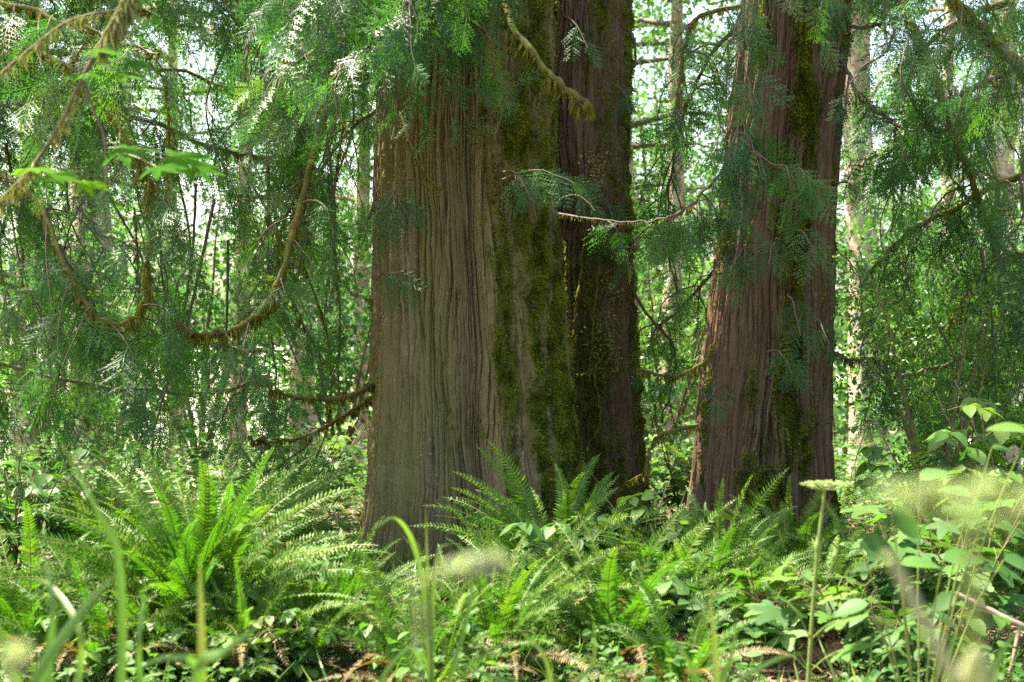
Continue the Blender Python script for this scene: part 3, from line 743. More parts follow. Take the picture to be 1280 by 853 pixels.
for q in range(22):
    px_, d_ = rng.uniform(1055, 1290), rng.uniform(8.2, 9.6); py_ = rng.uniform(-40, 420); L_ = rng.uniform(100, 260); dx_ = rng.uniform(-70, 70); c_ = rng.uniform(-40, 40)
    bough(right_c, [P(px_, py_, d_), P(px_ + c_, py_ + L_ * .35, d_), P(px_ + dx_ * .7 + c_, py_ + L_ * .7, d_), P(px_ + dx_, py_ + L_, d_)], rng.uniform(.005, .009), .003, .3, (.12, .35), (.14, .26), .4, moss=.26 if q % 4 == 0 else 0)
for pl, r0, ms, st in RB:
    bough(right_c, [P(*p) for p in pl], r0, .009, .085, (.35, 1.0), (.18, .36), st, moss=ms)

for t_, z0 in ((wide, 4.2), (twin, 4.8), (lean, 4.4), (left_c, 6.8), (right_c, 4.6)):
    crown_mass(t_, np.array(t_.location), z0 + 3.2, 14.5, 6, 2.8, 8)


# ------------------------------------------------------------------ trees and bushes behind
def leaf_cloud(mb, centres, radii, k, size, tint=(.5, .22), hang=.35, tpl=None):
    c = np.asarray(centres, float); r_ = np.asarray(radii, float)
    w = r_ ** 2 / (r_ ** 2).sum(); id_ = rng.choice(len(c), k, p=w)
    o = c[id_] + rdir(k) * (rng.random(k) ** .45 * r_[id_])[:, None] * np.array([1, 1, .75])
    d = rdir(k); d[:, 2] -= hang
    nn = rdir(k) * .8 + np.array([0, 0, .8])
    place(mb, tpl or LEAF1, o, d, nn, rng.uniform(*size, k), np.clip(tint[0] + tint[1] * rng.standard_normal(k) + .18 * np.sin(id_ * 2.4), 0, 1))


def back_tree(px, d, r0, label, lean_x=0., crown=(2.4, 6.5), k=4600, size=(.05, .10), spread=2.6, mat='alder', ivy=0, top=9.5):
    x = PX(px, d); z = float(gh(x, d)); t = thing('alder_tree', label, 'tree', (x, d, z), 'trees standing behind the cedars')
    plain_trunk(t, np.array([x, d, z]), r0, top, M[mat], lean_x, 28, 70, .13)
    wood = MB(); C, RD = [], []
    for q in range(15):
        zz = crown[0] + (crown[1] - crown[0]) * q / 14; a = rng.uniform(0, 6.28); L = spread * rng.uniform(.5, 1)
        u = np.linspace(0, 1, 8)[:, None]; p0 = np.array([x + lean_x * zz, d, z + zz])
        pts = p0 + np.array([math.cos(a), math.sin(a), .25]) * L * u + np.array([0, 0, -.25]) * L * u ** 2 + rng.standard_normal((8, 3)) * .05 * u
        tube(wood, pts, np.linspace(r0 * .28, .008, 8), 5, .5, 0)
        for w_ in (3, 5, 7):
            C.append(pts[w_] + rng.standard_normal(3) * .15); RD.append(rng.uniform(.35, .7))
    cr = wood.build('crown', M['limb'], t, True)
    f = MB(); leaf_cloud(f, C, RD, k, size); f.build('foliage', M['canopy'], cr)
    if ivy:
        iv = MB(); kk = 700; hz = rng.random(kk) * ivy; a = rng.uniform(0, 6.28, kk)
        o = np.stack([x + lean_x * hz + (r0 + .04) * np.cos(a), d + (r0 + .04) * np.sin(a), z + hz], -1) + rng.standard_normal((kk, 3)) * .04
        place(iv, LEAF1, o, np.stack([np.cos(a), np.sin(a), -a * 0 - .8], -1), np.stack([np.cos(a), np.sin(a), a * 0 + .4], -1), rng.uniform(.05, .09, kk), rng.random(kk) * .4)
        iv.build('ivy', M['broad'], t)
    return t


back_tree(1087, 15.0, .21, 'pale sunlit blotchy trunk close to the right of the leaning cedar', -.012, (5.2, 9))
back_tree(842, 17.0, .14, 'slender pale trunk rising in the gap between the twin and the leaning cedar', .004, (5.4, 9.3), 7000, ivy=9)
back_tree(108, 14.0, .23, 'tan trunk half hidden by drooping boughs above the biggest sword fern', .01, (4.6, 8.5))
back_tree(377, 16.0, .17, 'mossy brown trunk showing in the gap left of the thickest cedar', 0, (4.0, 8))
back_tree(1252, 14.5, .17, 'brown trunk behind the boughs near the right edge', .0, (4.5, 8.5))
back_tree(806, 19.0, .16, 'ivy-clad trunk low in the gap beside the twin cedar, with leaning top', -.06, (3.2, 7), ivy=3.2)
back_tree(215, 21.0, .16, 'slim far trunk glimpsed through the curtain of left boughs', 0, (2.5, 8))
back_tree(1185, 22.0, .18, 'slim far trunk glimpsed between the right boughs', 0, (2.5, 8))
back_tree(1020, 24.0, .18, 'far leafy tree whose bright crown shows above the gap beside the leaning cedar', 0, (2.0, 9), 7000, spread=3.4)
back_tree(452, 19.0, .14, 'leafy slender tree close beyond the left edge of the thickest cedar', 0, (1.6, 7.5), 7000, spread=2.2)
back_tree(300, 17.0, .12, 'leafy slender tree behind the mossy U-shaped branch', 0, (1.8, 8), 6500, spread=2.4)
back_tree(30, 18.0, .17, 'slim trunk at the left edge behind hanging sprays', .01, (2.5, 7.5))


def bush(px, d, h, w, label, k=1900, size=(.045, .10), name='bush', tint=(.5, .22), mat='canopy', tpl=None, stems=7, group='bushes behind the cedars', cat='bush', fill=1.0):
    x = PX(px, d); z = float(gh(x, d)); t = thing(name, label, cat, (x, d, z), group)
    st = MB(); C, RD = [], []
    for q in range(stems):
        a = q * 2.4 + rng.random(); L = h * rng.uniform(.65, 1.05)
        u = np.linspace(0, 1, 9)[:, None]; o_ = np.array([math.cos(a), math.sin(a), 0]) * w * .5 * rng.uniform(.4, 1)
        pts = np.array([x, d, z]) + o_ * u ** 1.3 + np.array([0, 0, 1.]) * L * u + rng.standard_normal((9, 3)) * .02 * u
        tube(st, pts, np.linspace(.012 + .006 * h, .003, 9), 5, .5, 0)
        for w_ in (3, 4, 5, 6, 7, 8):
            C.append(pts[w_] + rng.standard_normal(3) * .08 * w); RD.append(w * rng.uniform(.12, .28) * fill)
    st.build('stem', M['stem'], t, True)
    f = MB(); leaf_cloud(f, C, RD, k, size, tint, tpl=tpl); f.build('foliage', M[mat], t)
    return t


bush(60, 12.5, 2.6, 2.2, 'airy bright bush at the left edge behind the biggest fern')
bush(250, 13.5, 3.0, 2.6, 'bright leafy bush behind the boughs above the biggest fern')
bush(425, 13.0, 2.2, 1.8, 'pale green bush filling the gap left of the thickest cedar')
bush(830, 13.0, 2.4, 1.9, 'sunlit bush at the foot of the gap between the twin and leaning cedars', 1800)
bush(850, 21.0, 8.6, 4.0, 'tall yellow-green bush high in the gap between the twin and leaning cedars', 8500, tint=(.75, .2))
bush(1165, 12.5, 2.6, 1.9, 'bright green bush right of the pale blotchy trunk', 3400)
bush(1240, 12.0, 2.5, 2.2, 'leafy bush at the right edge behind the drooping boughs', 3400)
bush(1050, 18.0, 3.8, 3.0, 'yellow-green bush behind the leaning cedar and pale trunk', 3400, tint=(.7, .2))
bush(480, 22.0, 4.2, 3.4, 'far pale bush beyond the thickest cedar', 3000)
bush(130, 20.0, 4.4, 3.6, 'far tall bush beyond the tan trunk on the left', 3600)
bush(1175, 8.2, 1.9, 1.3, 'airy fine-leaved bright bush under the drooping right boughs', 5200, (.022, .04), tint=(.6, .2), mat='broad', group='broad-leaved shrubs among the ferns', cat='shrub', name='huckleberry_bush', tpl=OVATE3)
# the wood on the far side of the clearing reads as one mass
fw = MB(); st = MB(); C, RD = [], []
for q in range(90):
    x = rng.uniform(-28, 28); y = rng.uniform(36, 50); hh = rng.uniform(6, 13)
    for e in range(9):
        C.append((x + rng.uniform(-2, 2), y + rng.uniform(-2, 2), -2.6 + hh * (e + .5) / 9)); RD.append(rng.uniform(.9, 1.9) * (1.2 - .6 * e / 9))
leaf_cloud(fw, C, RD, 38000, (.22, .42))
o = fw.build('woods', M['canopy'], None); tag(o, 'blurred sunlit wood seen in scraps between the trunks', 'woods', kind='stuff')


# ------------------------------------------------------------------ sword ferns
def frond_mesh(seed, phi0, bend, L=.95, n=44, brown=False, roll=0.0):
    r = np.random.default_rng(seed); mb = MB()
    s = np.linspace(0, 1, 40); phi = R(phi0) - R(bend) * s ** 1.4
    x = np.concatenate([[0], np.cumsum(np.cos(phi[:-1]) * L / 39)]); z = np.concatenate([[0], np.cumsum(np.sin(phi[:-1]) * L / 39)])
    yw = .09 * L * np.sin(s * 2.2 + seed * 1.7) * s
    C = np.stack([x, yw, z], -1)
    tube(mb, C, np.linspace(.0042, .0011, 40), 5, .5, 1)
    for k in range(n):
        t = .14 + .85 * (k / n); i_ = min(int(t * 39), 38); f = t * 39 - i_
        p = C[i_] * (1 - f) + C[i_ + 1] * f; tan = nrm(C[i_ + 1] - C[i_]); up = nrm(np.array([-tan[2], 0, tan[0]])); lat0 = np.cross(up, tan)
        rl = roll * min(1, .3 + 1.2 * t) + .12 * math.sin(9 * t + seed); up, lat0 = up * math.cos(rl) - lat0 * math.sin(rl), lat0 * math.cos(rl) + up * math.sin(rl)
        q = (t - .14) / .86
        pl = L * .108 * min(1, .55 + 3.2 * q) * max(.06, (1 - q) ** .62) * r.uniform(.78, 1.08)
        if r.random() < .04: continue
        for sd in (1, -1):
            d = nrm(lat0 * sd + tan * (.22 + .35 * q) + up * r.uniform(.02, .28)); wv = nrm(tan - (tan @ d) * d)
            nn = np.cross(d, wv); tip = up * (-.10 * pl)
            wd = pl * .10 + .006
            tilt = up * wd * r.uniform(-.1, .5)
            b0, b1 = p - wv * wd * .45, p + wv * wd * .75
            m0, m1 = p + d * pl * .45 - wv * wd * .55 - tilt, p + d * pl * .45 + wv * wd * .55 + tilt
            e0, e1 = p + d * pl + tip + wv * wd * .3, p + d * pl + tip + wv * wd * .4
            mb.add([b0, b1, m1, m0, e1, e0], [(0, 1, 2, 3), (3, 2, 4, 5)], np.clip(.45 + .25 * q + .08 * r.standard_normal(), 0, 1), 0)
    return mb.build('frond', [M['fern_dead'] if brown else M['fern'], M['rachis']], None)


FR = []
for q, (a, b_) in enumerate([(87, 46), (83, 58), (77, 66), (70, 68), (62, 66), (53, 60), (43, 54), (31, 48)]):
    for w_, rl in enumerate((0, .8, -.8)):
        FR.append(frond_mesh(q * 3 + w_, a, b_, roll=rl))
FRB = [frond_mesh(31, 42, 80, brown=True, roll=.5), frond_mesh(32, 24, 50, brown=True, roll=-.4), frond_mesh(33, 55, 105, brown=True)]
frmesh = [o.data for o in FR]; brmesh = [o.data for o in FRB]
for o in FR + FRB: bpy.data.objects.remove(o)


def fern(px, d, scale, n, label, brown=2, seed=0, tilt=1.0, name='sword_fern'):
    r = np.random.default_rng(seed + 100); x = PX(px, d); z = float(gh(x, d))
    t = thing(name, label, 'fern', (x, d, z + .02), 'sword ferns under the cedars')
    n = min(n, 100)
    for k in range(n):
        inner = k / n; a = k * 2.39996 + r.uniform(-.35, .35)
        vi = int(np.clip(r.normal(.8 + inner * 5.6 * tilt, 1.1), 0, 7)); rv = 1.0 * math.cos(a) + r.normal(0, .45); me = frmesh[vi * 3 + (1 if rv > .4 else 2 if rv < -.4 else 0)]
        isb = k >= n - brown * 2
        if isb: me = brmesh[k % 3]
        c = bpy.data.objects.new('frond', me); COL.objects.link(c); c.parent = t
        s = scale * r.uniform(.78, 1.12) * (1.0 if vi else 1.05)
        c.rotation_euler = (r.uniform(-.15, .15), r.uniform(-.12, .12), a); c.scale = (s, s, s)
        c.location = (.05 * math.cos(a), .05 * math.sin(a), 0)
        if isb: c['label'] = 'browned frond'
    return t


fern(245, 5.7, .90, 110, 'biggest sword fern, a wide bright fountain of fronds at lower left', 3, 1)
fern(45, 5.6, .66, 40, 'small sword fern at the lower left corner', 2, 2)
fern(425, 5.75, .56, 48, 'sword fern with arching yellow-green fronds between the biggest fern and the thickest cedar', 2, 3)
fern(700, 6.6, .84, 54, 'upright sword fern in front of the thickest cedar where its mossy side meets the ground', 3, 4, .8)
fern(615, 5.4, .56, 40, 'low sword fern spreading over the bottom centre below the thickest cedar', 3, 5, 1.2)
fern(895, 6.1, .74, 48, 'bright sword fern before the left foot of the leaning cedar', 3, 6)
fern(990, 7.3, .60, 46, 'dark shaded sword fern hugging the foot of the leaning cedar', 1, 7)
fern(1075, 6.9, .55, 34, 'shaded sword fern right of the foot of the leaning cedar', 1, 8)
fern(448, 7.7, .30, 18, 'little dark sword fern tucked against the left foot of the thickest cedar', 1, 9)
fern(315, 7.4, .74, 46, 'sword fern rising behind the right shoulder of the biggest fern', 1, 10)
fern(130, 7.3, .78, 44, 'sword fern rising behind the left shoulder of the biggest fern', 1, 11)
fern(1255, 6.4, .70, 32, 'sword fern among broad leaves at the lower right edge', 2, 12)
fern(770, 5.6, .66, 38, 'small sword fern at the bottom between the two cedar groups', 2, 13, 1.2)
fern(930, 5.75, .46, 24, 'half-hidden sword fern beside the red rotting log', 2, 14, 1.2)


# ------------------------------------------------------------------ broad-leaved shrubs between the ferns
def leafy(px, d, h, w, label, n=9, leaf=(.07, .11), leaflets=5, tpl=None, name='leafy_shrub', tint=(.5, .18), mat='broad', top_bias=.35, group='broad-leaved shrubs among the ferns', cat='shrub'):
    x = PX(px, d); z = float(gh(x, d)); t = thing(name, label, cat, (x, d, z), group)
    st = MB(); O, X, Nn, S, T = [], [], [], [], []
    for q in range(n):
        a = q * 2.4 + rng.random() * .7; L = h * rng.uniform(.6, 1.05); o_ = np.array([math.cos(a), math.sin(a), 0]) * w * .5 * rng.uniform(.3, 1)
        u = np.linspace(0, 1, 9)[:, None]
        pts = np.array([x, d, z]) + o_ * u ** 1.4 + np.array([0, 0, 1.]) * L * u + rng.standard_normal((9, 3)) * .012 * u
        tube(st, pts, np.linspace(.007, .0025, 9), 5, .5, 0)
        for e in range(5):
            uu = top_bias + (1 - top_bias) * (e + .5) / 5; k = min(int(uu * 8), 7); p = pts[k]; b = rng.uniform(0, 6.28)
            out = np.array([math.cos(b), math.sin(b), rng.uniform(.0, .5)]); pl = rng.uniform(.06, .14) * (.6 + w)
            ax = spline([p, p + out * pl * .55 + [0, 0, .015], p + out * pl + [0, 0, -.01]], 6); tube(st, ax, .0016, 4, .5, 0)
            od = nrm(out * [1, 1, .1]); sd = np.cross([0, 0, 1.], od); tt = np.clip(tint[0] + tint[1] * rng.standard_normal(), 0, 1)
            if leaflets == 1:
                lf = [(ax[-1], od + [0, 0, -.25])]
            else:
                lf = [(ax[-1], od + [0, 0, -.3])]
                for pr in range((leaflets - 1) // 2):
                    pp = ax[-1 - 2 * pr]
                    lf += [(pp, sd + od * .35 + [0, 0, -.25]), (pp, -sd + od * .35 + [0, 0, -.25])]
            for (pp, dd) in lf:
                O.append(pp); X.append(dd + rng.standard_normal(3) * .12); Nn.append(np.array([0, 0, 1.]) + rng.standard_normal(3) * .3); S.append(rng.uniform(*leaf)); T.append(np.clip(tt + .08 * rng.standard_normal(), 0, 1))
    st.build('stem', M['stem'], t, True)
    f = MB(); place(f, tpl or OVATE, O, X, Nn, S, T); f.build('foliage', M[mat], t, True)
    return t


leafy(800, 6.5, .62, .75, 'leafy shrub with pale shining leaves in front of the twin cedar', 12, (.08, .13), 5)
leafy(860, 5.8, .35, .5, 'low leafy shrub under the bright fern by the leaning cedar', 8, (.07, .11), 5)
leafy(535, 6.0, .30, .4, 'low plant with small rounded pale leaves before the thickest cedar', 9, (.05, .075), 3)
leafy(15, 7.2, .8, .8, 'leafy shrub at the left edge behind the small corner fern', 12, (.06, .1), 5)
leafy(1135, 6.0, .62, .7, 'shrub with large lobed leaves right of the leaning cedar ferns', 10, (.09, .14), 1, PALM5)
leafy(1215, 5.8, .72, .8, 'taller shrub with lobed leaves behind the blurred yellow flower head', 12, (.09, .15), 1, PALM5)
leafy(1275, 6.9, 1.0, .9, 'tall leafy shrub at the right edge', 13, (.09, .14), 5, tint=(.65, .18))
leafy(1180, 7.4, .9, .9, 'leafy shrub in the shade under the right boughs', 13, (.07, .11), 5)
leafy(1060, 5.5, .42, .5, 'low bright leafy plant beyond the sharp green flower stalk', 8, (.08, .12), 1, PALM5, tint=(.65, .18))
leafy(970, 5.5, .40, .4, 'low lobed-leaf plant left of the sharp green flower stalk', 7, (.09, .13), 1, PALM5, tint=(.5, .18))
leafy(385, 9.6, .9, 1.1, 'pale leafy shrub behind the ferns left of the thickest cedar', 14, (.06, .09), 5, tint=(.7, .2))
leafy(850, 9.6, .7, .9, 'pale leafy shrub low in the gap between the cedars', 12, (.06, .09), 5, tint=(.7, .2))

leafy(150, 5.3, .30, .5, 'low leafy plant at the very bottom under the biggest fern', 9, (.05, .08), 3)
leafy(330, 5.2, .28, .5, 'low leafy plant at the very bottom right of the biggest fern', 9, (.05, .08), 5)
leafy(510, 5.3, .24, .5, 'low glossy plant at the very bottom under the pale plume', 9, (.05, .08), 3)
leafy(1150, 5.2, .34, .5, 'low leafy plant at the very bottom beside the leaning dry stalk', 9, (.06, .10), 3)
leafy(700, 6.3, .55, .5, 'leafy shrub rising through the upright fern before the mossy side of the thickest cedar', 8, (.08, .12), 5)
fern(300, 5.25, .55, 26, 'low sword fern at the bottom edge right of the upright yellow-green blade', 3, 21, 1.3)
fern(520, 5.2, .5, 22, 'low sword fern at the bottom edge under the pale plume', 4, 22, 1.3)
fern(120, 5.3, .55, 24, 'low sword fern at the bottom edge among the arching grass blades', 2, 23, 1.3)

fern(185, 5.45, .52, 34, 'sword fern crowding the front foot of the biggest fern', 2, 31)
fern(385, 5.4, .50, 34, 'sword fern at the bottom between the biggest fern and the pale plume', 2, 32)
fern(560, 6.1, .46, 30, 'sword fern just right of the pale plume, before the middle of the thickest trunk', 2, 33)
fern(655, 5.8, .60, 38, 'sword fern below the upright fern at the mossy side of the thickest trunk', 3, 34)
fern(825, 6.0, .66, 42, 'sword fern below the leafy shrub in the gap between the cedar groups', 2, 35)
fern(1020, 6.0, .54, 34, 'sword fern crossed by the sharp green flower stalk', 2, 36)
fern(1195, 6.7, .62, 34, 'sword fern under the blurred yellow-green flower head', 2, 37)
fern(540, 5.05, .42, 26, 'very low sword fern cut by the bottom edge, left of centre', 3, 38, 1.2)
fern(850, 5.15, .42, 26, 'very low sword fern cut by the bottom edge, left of the red log', 3, 39, 1.2)

# ground cover that nobody could count
gc = MB(); k = 28000
x = rng.uniform(-4.2, 4.4, k); y = rng.uniform(4.6, 14, k); q = (pn(x * 1.1, y * 1.1, 77) > -.3) & ~((x > .85) & (x < 1.2) & (y < 5.55)); x, y = x[q], y[q]; k = len(x)
fx = x / y * FPX + 640; foot = ((fx > 440) & (fx < 650) | (fx > 845) & (fx < 1060)) & (y > 5.6) & (y < 8.3)
z = gh(x, y) + rng.uniform(.01, 1, k) * np.where(foot, .3, 1) * (.08 + .20 * sstep(0, .5, pn(x * 1.9, y * 1.9, 78)) + .40 * sstep(9, 10.5, y))
place(gc, OVATE, np.stack([x, y, z], -1), rdir(k, -.2, .3), np.array([0, 0, 1.]) + rdir(k) * .5, rng.uniform(.03, .075, k), np.clip(.45 + .2 * rng.standard_normal(k), 0, 1))
k = 5000
x = rng.uniform(-3.2, 3.4, k); y = rng.uniform(4.6, 9, k); z = gh(x, y)
blade = quads_to_tpl([[(0, -.02, 0), (0, .02, 0), (.55, .016, .10), (.55, -.016, .10)], [(.55, -.016, .10), (.55, .016, .10), (1, .002, .02), (1, -.002, .02)]])
gg = MB(); place(gg, blade, np.stack([x, y, z], -1), rdir(k, .4, 1), rdir(k), rng.uniform(.08, .26, k), rng.random(k))
k = 7000
x = rng.uniform(-2.6, 2.8, k); y = rng.uniform(4.7, 5.9, k); q = ~((x > .9) & (x < 1.2) & (y < 5.5)); x, y = x[q], y[q]; k = len(x)
place(gc, OVATE, np.stack([x, y, gh(x, y) + rng.random(k) * (.06 + .16 * sstep(-.2, .4, pn(x * 2.3, y * 2.3, 80)))], -1), rdir(k, -.3, .3), np.array([0, 0, 1.]) + rdir(k) * .7, rng.uniform(.02, .055, k), np.clip(.5 + .25 * rng.standard_normal(k), 0, 1))
k = 15000
x = rng.uniform(-5, 5, k); y = rng.uniform(8.7, 15, k)
place(gc, OVATE, np.stack([x, y, gh(x, y) + rng.random(k) * (.15 + .35 * sstep(-.2, .4, pn(x * 1.3, y * 1.3, 79)))], -1), rdir(k, -.3, .3), np.array([0, 0, 1.]) + rdir(k) * .6, rng.uniform(.04, .085, k), np.clip(.5 + .2 * rng.standard_normal(k), 0, 1))
o = gc.build('ground_cover', M['broad'], None); tag(o, 'low green leaves covering the forest floor', 'ground cover', kind='stuff')
o = gg.build('grass', M['grass'], None); tag(o, 'short grass growing between the ferns', 'grass', kind='stuff')
lt = MB(); k = 26000
x = rng.uniform(-3.4, 3.6, k); y = rng.uniform(4.4, 13, k)
place(lt, LEAF1, np.stack([x, y, gh(x, y) + rng.uniform(.004, .02, k)], -1), rdir(k, -.2, .2), np.array([0, 0, 1.]) + rdir(k) * .5, rng.uniform(.02, .06, k), rng.random(k))
for q in range(700):
    xx, yy = rng.uniform(-3.4, 3.6), rng.uniform(4.4, 11); a = rng.uniform(0, 6.28); L = rng.uniform(.08, .4)
    u = np.linspace(-.5, .5, 4)[:, None]; pp = np.array([xx, yy, 0]) + np.array([math.cos(a), math.sin(a), 0]) * L * u
    pp[:, 2] = gh(pp[:, 0], pp[:, 1]) + .015 + rng.random() * .02
    tube(lt, pp, rng.uniform(.002, .006), 4, rng.random())
o = lt.build('leaf_litter', M['litter'], None); tag(o, 'dead leaves and twigs strewn on the ground', 'leaf litter', kind='stuff')

# red rotting log and sticks
lg = MB(); pts = spline([P(800, 838, 5.6), P(880, 846, 5.5), P(960, 850, 5.45), P(1060, 848, 5.45)], 60)
pts[:, 2] = gh(pts[:, 0], pts[:, 1]) + .05
tube(lg, pts, .062 * (1 + .25 * pn(np.arange(60) * .3, np.arange(60) * 0 + .5, 3)), 24, .5, 0, .12)
kk = 1500; u = rng.integers(0, 59, kk); a = rng.normal(0, 1, kk)
chip = np.stack([pts[u, 0] + rng.normal(0, .03, kk), pts[u, 1] + .07 * a, gh(pts[u, 0], pts[u, 1]) + .115 * np.exp(-(a / .8) ** 2) + .012], -1)
place(lg, quads_to_tpl([[(-.5, -.1, 0), (.5, -.16, .03), (.5, .1, 0), (-.5, .14, .03)]]), chip, rdir(kk, -.35, .35) + np.array([.8, 0, 0]), np.array([0, -.3, 1.]) + rdir(kk) * .6, rng.uniform(.02, .07, kk), .5)
tag(lg.build('rotting_log', M['rotten'], None, False), 'red crumbling rotten log lying at the bottom right of centre', 'log')
sk = MB(); tube(sk, spline([P(1195, 742, 5.5), P(1235, 762, 5.45), P(1275, 782, 5.4), P(1330, 800, 5.4)], 20), np.linspace(.010, .016, 20), 7, .5, 0, .06)
tube(sk, spline([P(1275, 782, 5.4), P(1265, 830, 5.35), P(1255, 870, 5.35)], 8), .008, 6)
tag(sk.build('fallen_branch', M['pinkwood'], None, True), 'bare pinkish branch poking through leaves at the lower right edge', 'branch')


# ------------------------------------------------------------------ foreground, out of focus
def blade_mesh(t, pts, w, tint=.5, nrm_=(0, -1, .4), mat='grass'):
    pp = spline(pts, 22); tan = nrm(np.gradient(pp, axis=0)); s = nrm(np.cross(tan, np.asarray(nrm_, float))); u = np.linspace(0, 1, 22)
    ww = 1.25 * w * np.minimum(1, .55 + 1.6 * u) * np.maximum(.03, 1 - u ** 3.0); nn = np.cross(s, tan)
    V = np.stack([pp - s * ww[:, None] / 2, pp + nn * ww[:, None] * .16, pp + s * ww[:, None] / 2], 1)
    i = np.arange(21)[:, None] * 3; j = np.array([0, 1])[None]
    mb = MB(); mb.add(V, np.stack([i + j, i + j + 1, i + j + 4, i + j + 3], -1), tint)
    return mb.build('blade', M[mat], t, True)


def grass(label, root, d, blades):
    x = PX(root, d); t = thing('grass_clump', label, 'grass clump', (x, d, float(gh(x, d))), 'tall grass close to the camera')
    base = np.array(t.location)
    for (pl, w, ti) in blades:
        q = [P(*p) for p in pl]
        o_ = base + rng.standard_normal(3) * [.02, .02, 0]
        blade_mesh(t, [o_, o_ * .55 + q[0] * .45 + [0, 0, .05]] + q, w, ti)


grass('tall blurred grass with one upright yellow-green blade before the biggest fern', 245, 2.7, [([(252, 860, 2.7), (251, 770, 2.7), (249, 690, 2.7)], .017, .9), ([(246, 850, 2.6), (280, 815, 2.5), (325, 783, 2.5)], .022, .35), ([(250, 850, 2.7), (215, 822, 2.6), (165, 838, 2.5)], .016, .3), ([(178, 870, 2.9), (174, 800, 2.9), (183, 735, 2.95)], .014, .6)])
grass('tall blurred grass with long arching blades at the far left', 75, 2.6, [([(40, 880, 2.5), (95, 775, 2.5), (155, 708, 2.5)], .024, .35), ([(150, 860, 2.7), (148, 700, 2.7), (125, 645, 2.7), (72, 545, 2.7)], .016, .45), ([(60, 850, 2.7), (66, 760, 2.7), (55, 680, 2.75)], .016, .2), ([(20, 860, 2.3), (5, 800, 2.3), (-25, 760, 2.3)], .018, .4), ([(95, 870, 3.0), (100, 790, 3.0), (60, 730, 3.1), (20, 725, 3.1)], .014, .6)])
grass('grass with a forked leaf standing before the foot of the thickest cedar', 535, 3.6, [([(538, 860, 3.6), (535, 760, 3.6), (532, 630, 3.6)], .013, .8), ([(538, 800, 3.6), (520, 690, 3.6), (495, 648, 3.55), (468, 662, 3.5)], .013, .55), ([(538, 830, 3.6), (545, 700, 3.6), (565, 678, 3.6)], .012, .8), ([(560, 860, 3.5), (590, 740, 3.5), (575, 680, 3.5)], .012, .3)])
grass('blurred grass rising at the bottom right of centre', 905, 3.0, [([(897, 870, 3.0), (893, 800, 3.0), (888, 745, 3.0)], .015, .7), ([(900, 870, 3.0), (915, 820, 3.0), (922, 770, 3.0)], .012, .5), ([(880, 880, 3.1), (850, 810, 3.1), (820, 795, 3.1)], .012, .5), ([(905, 880, 3.0), (960, 830, 3.0), (1010, 815, 3.0)], .012, .4)])
grass('blurred grass at the bottom centre under the pale plume', 690, 3.2, [([(690, 880, 3.2), (680, 820, 3.2), (640, 780, 3.2)], .012, .5), ([(700, 880, 3.2), (740, 830, 3.2), (742, 770, 3.2)], .012, .7), ([(660, 880, 3.2), (600, 840, 3.2), (560, 830, 3.2)], .012, .4), ([(480, 880, 3.3), (500, 820, 3.3), (555, 790, 3.3)], .013, .4)])
grass('blurred grass at the lower right corner', 1190, 2.6, [([(1235, 880, 2.6), (1250, 820, 2.6), (1290, 770, 2.6)], .014, .5), ([(1190, 880, 2.7), (1185, 830, 2.7), (1200, 775, 2.7)], .013, .6)])


def plume(label, root, d, pts, w, k, head_from, mat='plume', stalk='pale_stalk', r0=.003, name='seeding_grass'):
    x = PX(root, d); t = thing(name, label, 'grass', (x, d, float(gh(x, d))), 'tall grass close to the camera')
    pp = spline([np.array(t.location)] + [P(*p) for p in pts], 40)
    mb = MB(); tube(mb, pp, np.linspace(r0 * 1.4, r0 * .6, 40), 6); mb.build('stalk', M[stalk], t, True)
    s0 = int(40 * head_from); u = s0 + rng.random(k) * (38.9 - s0); i_ = u.astype(int); p = pp[i_] + (pp[i_ + 1] - pp[i_]) * (u - i_)[:, None]
    tan = nrm(pp[i_ + 1] - pp[i_]); env = np.sin(np.pi * np.clip((u - s0) / (39.5 - s0), .05, 1)) ** .6
    h = MB(); place(h, LEAF1, p + rdir(k) * (w * env)[:, None] * rng.random((k, 1)), tan + rdir(k) * .6, rdir(k), rng.uniform(.006, .014, k), rng.random(k)); h.build('seed_head', M[mat], t)


plume('pale feathery seed head nodding in front of the thickest cedar', 500, 1.15, [(520, 900, 1.15), (528, 790, 1.15), (512, 742, 1.15), (545, 718, 1.15), (620, 702, 1.15)], .008, 420, .80, r0=.0008)
plume('whitish blurred seed head poking up at the lower left corner', 15, 1.1, [(10, 960, 1.1), (16, 900, 1.1), (20, 850, 1.1), (24, 822, 1.1)], .010, 500, .86, r0=.001)
plume('leaning thick pale dry stalk at the lower right', 1290, 1.2, [(1240, 940, 1.2), (1196, 853, 1.2), (1152, 770, 1.2), (1112, 695, 1.2)], .002, 3, .97, r0=.0058, name='dry_stalk')


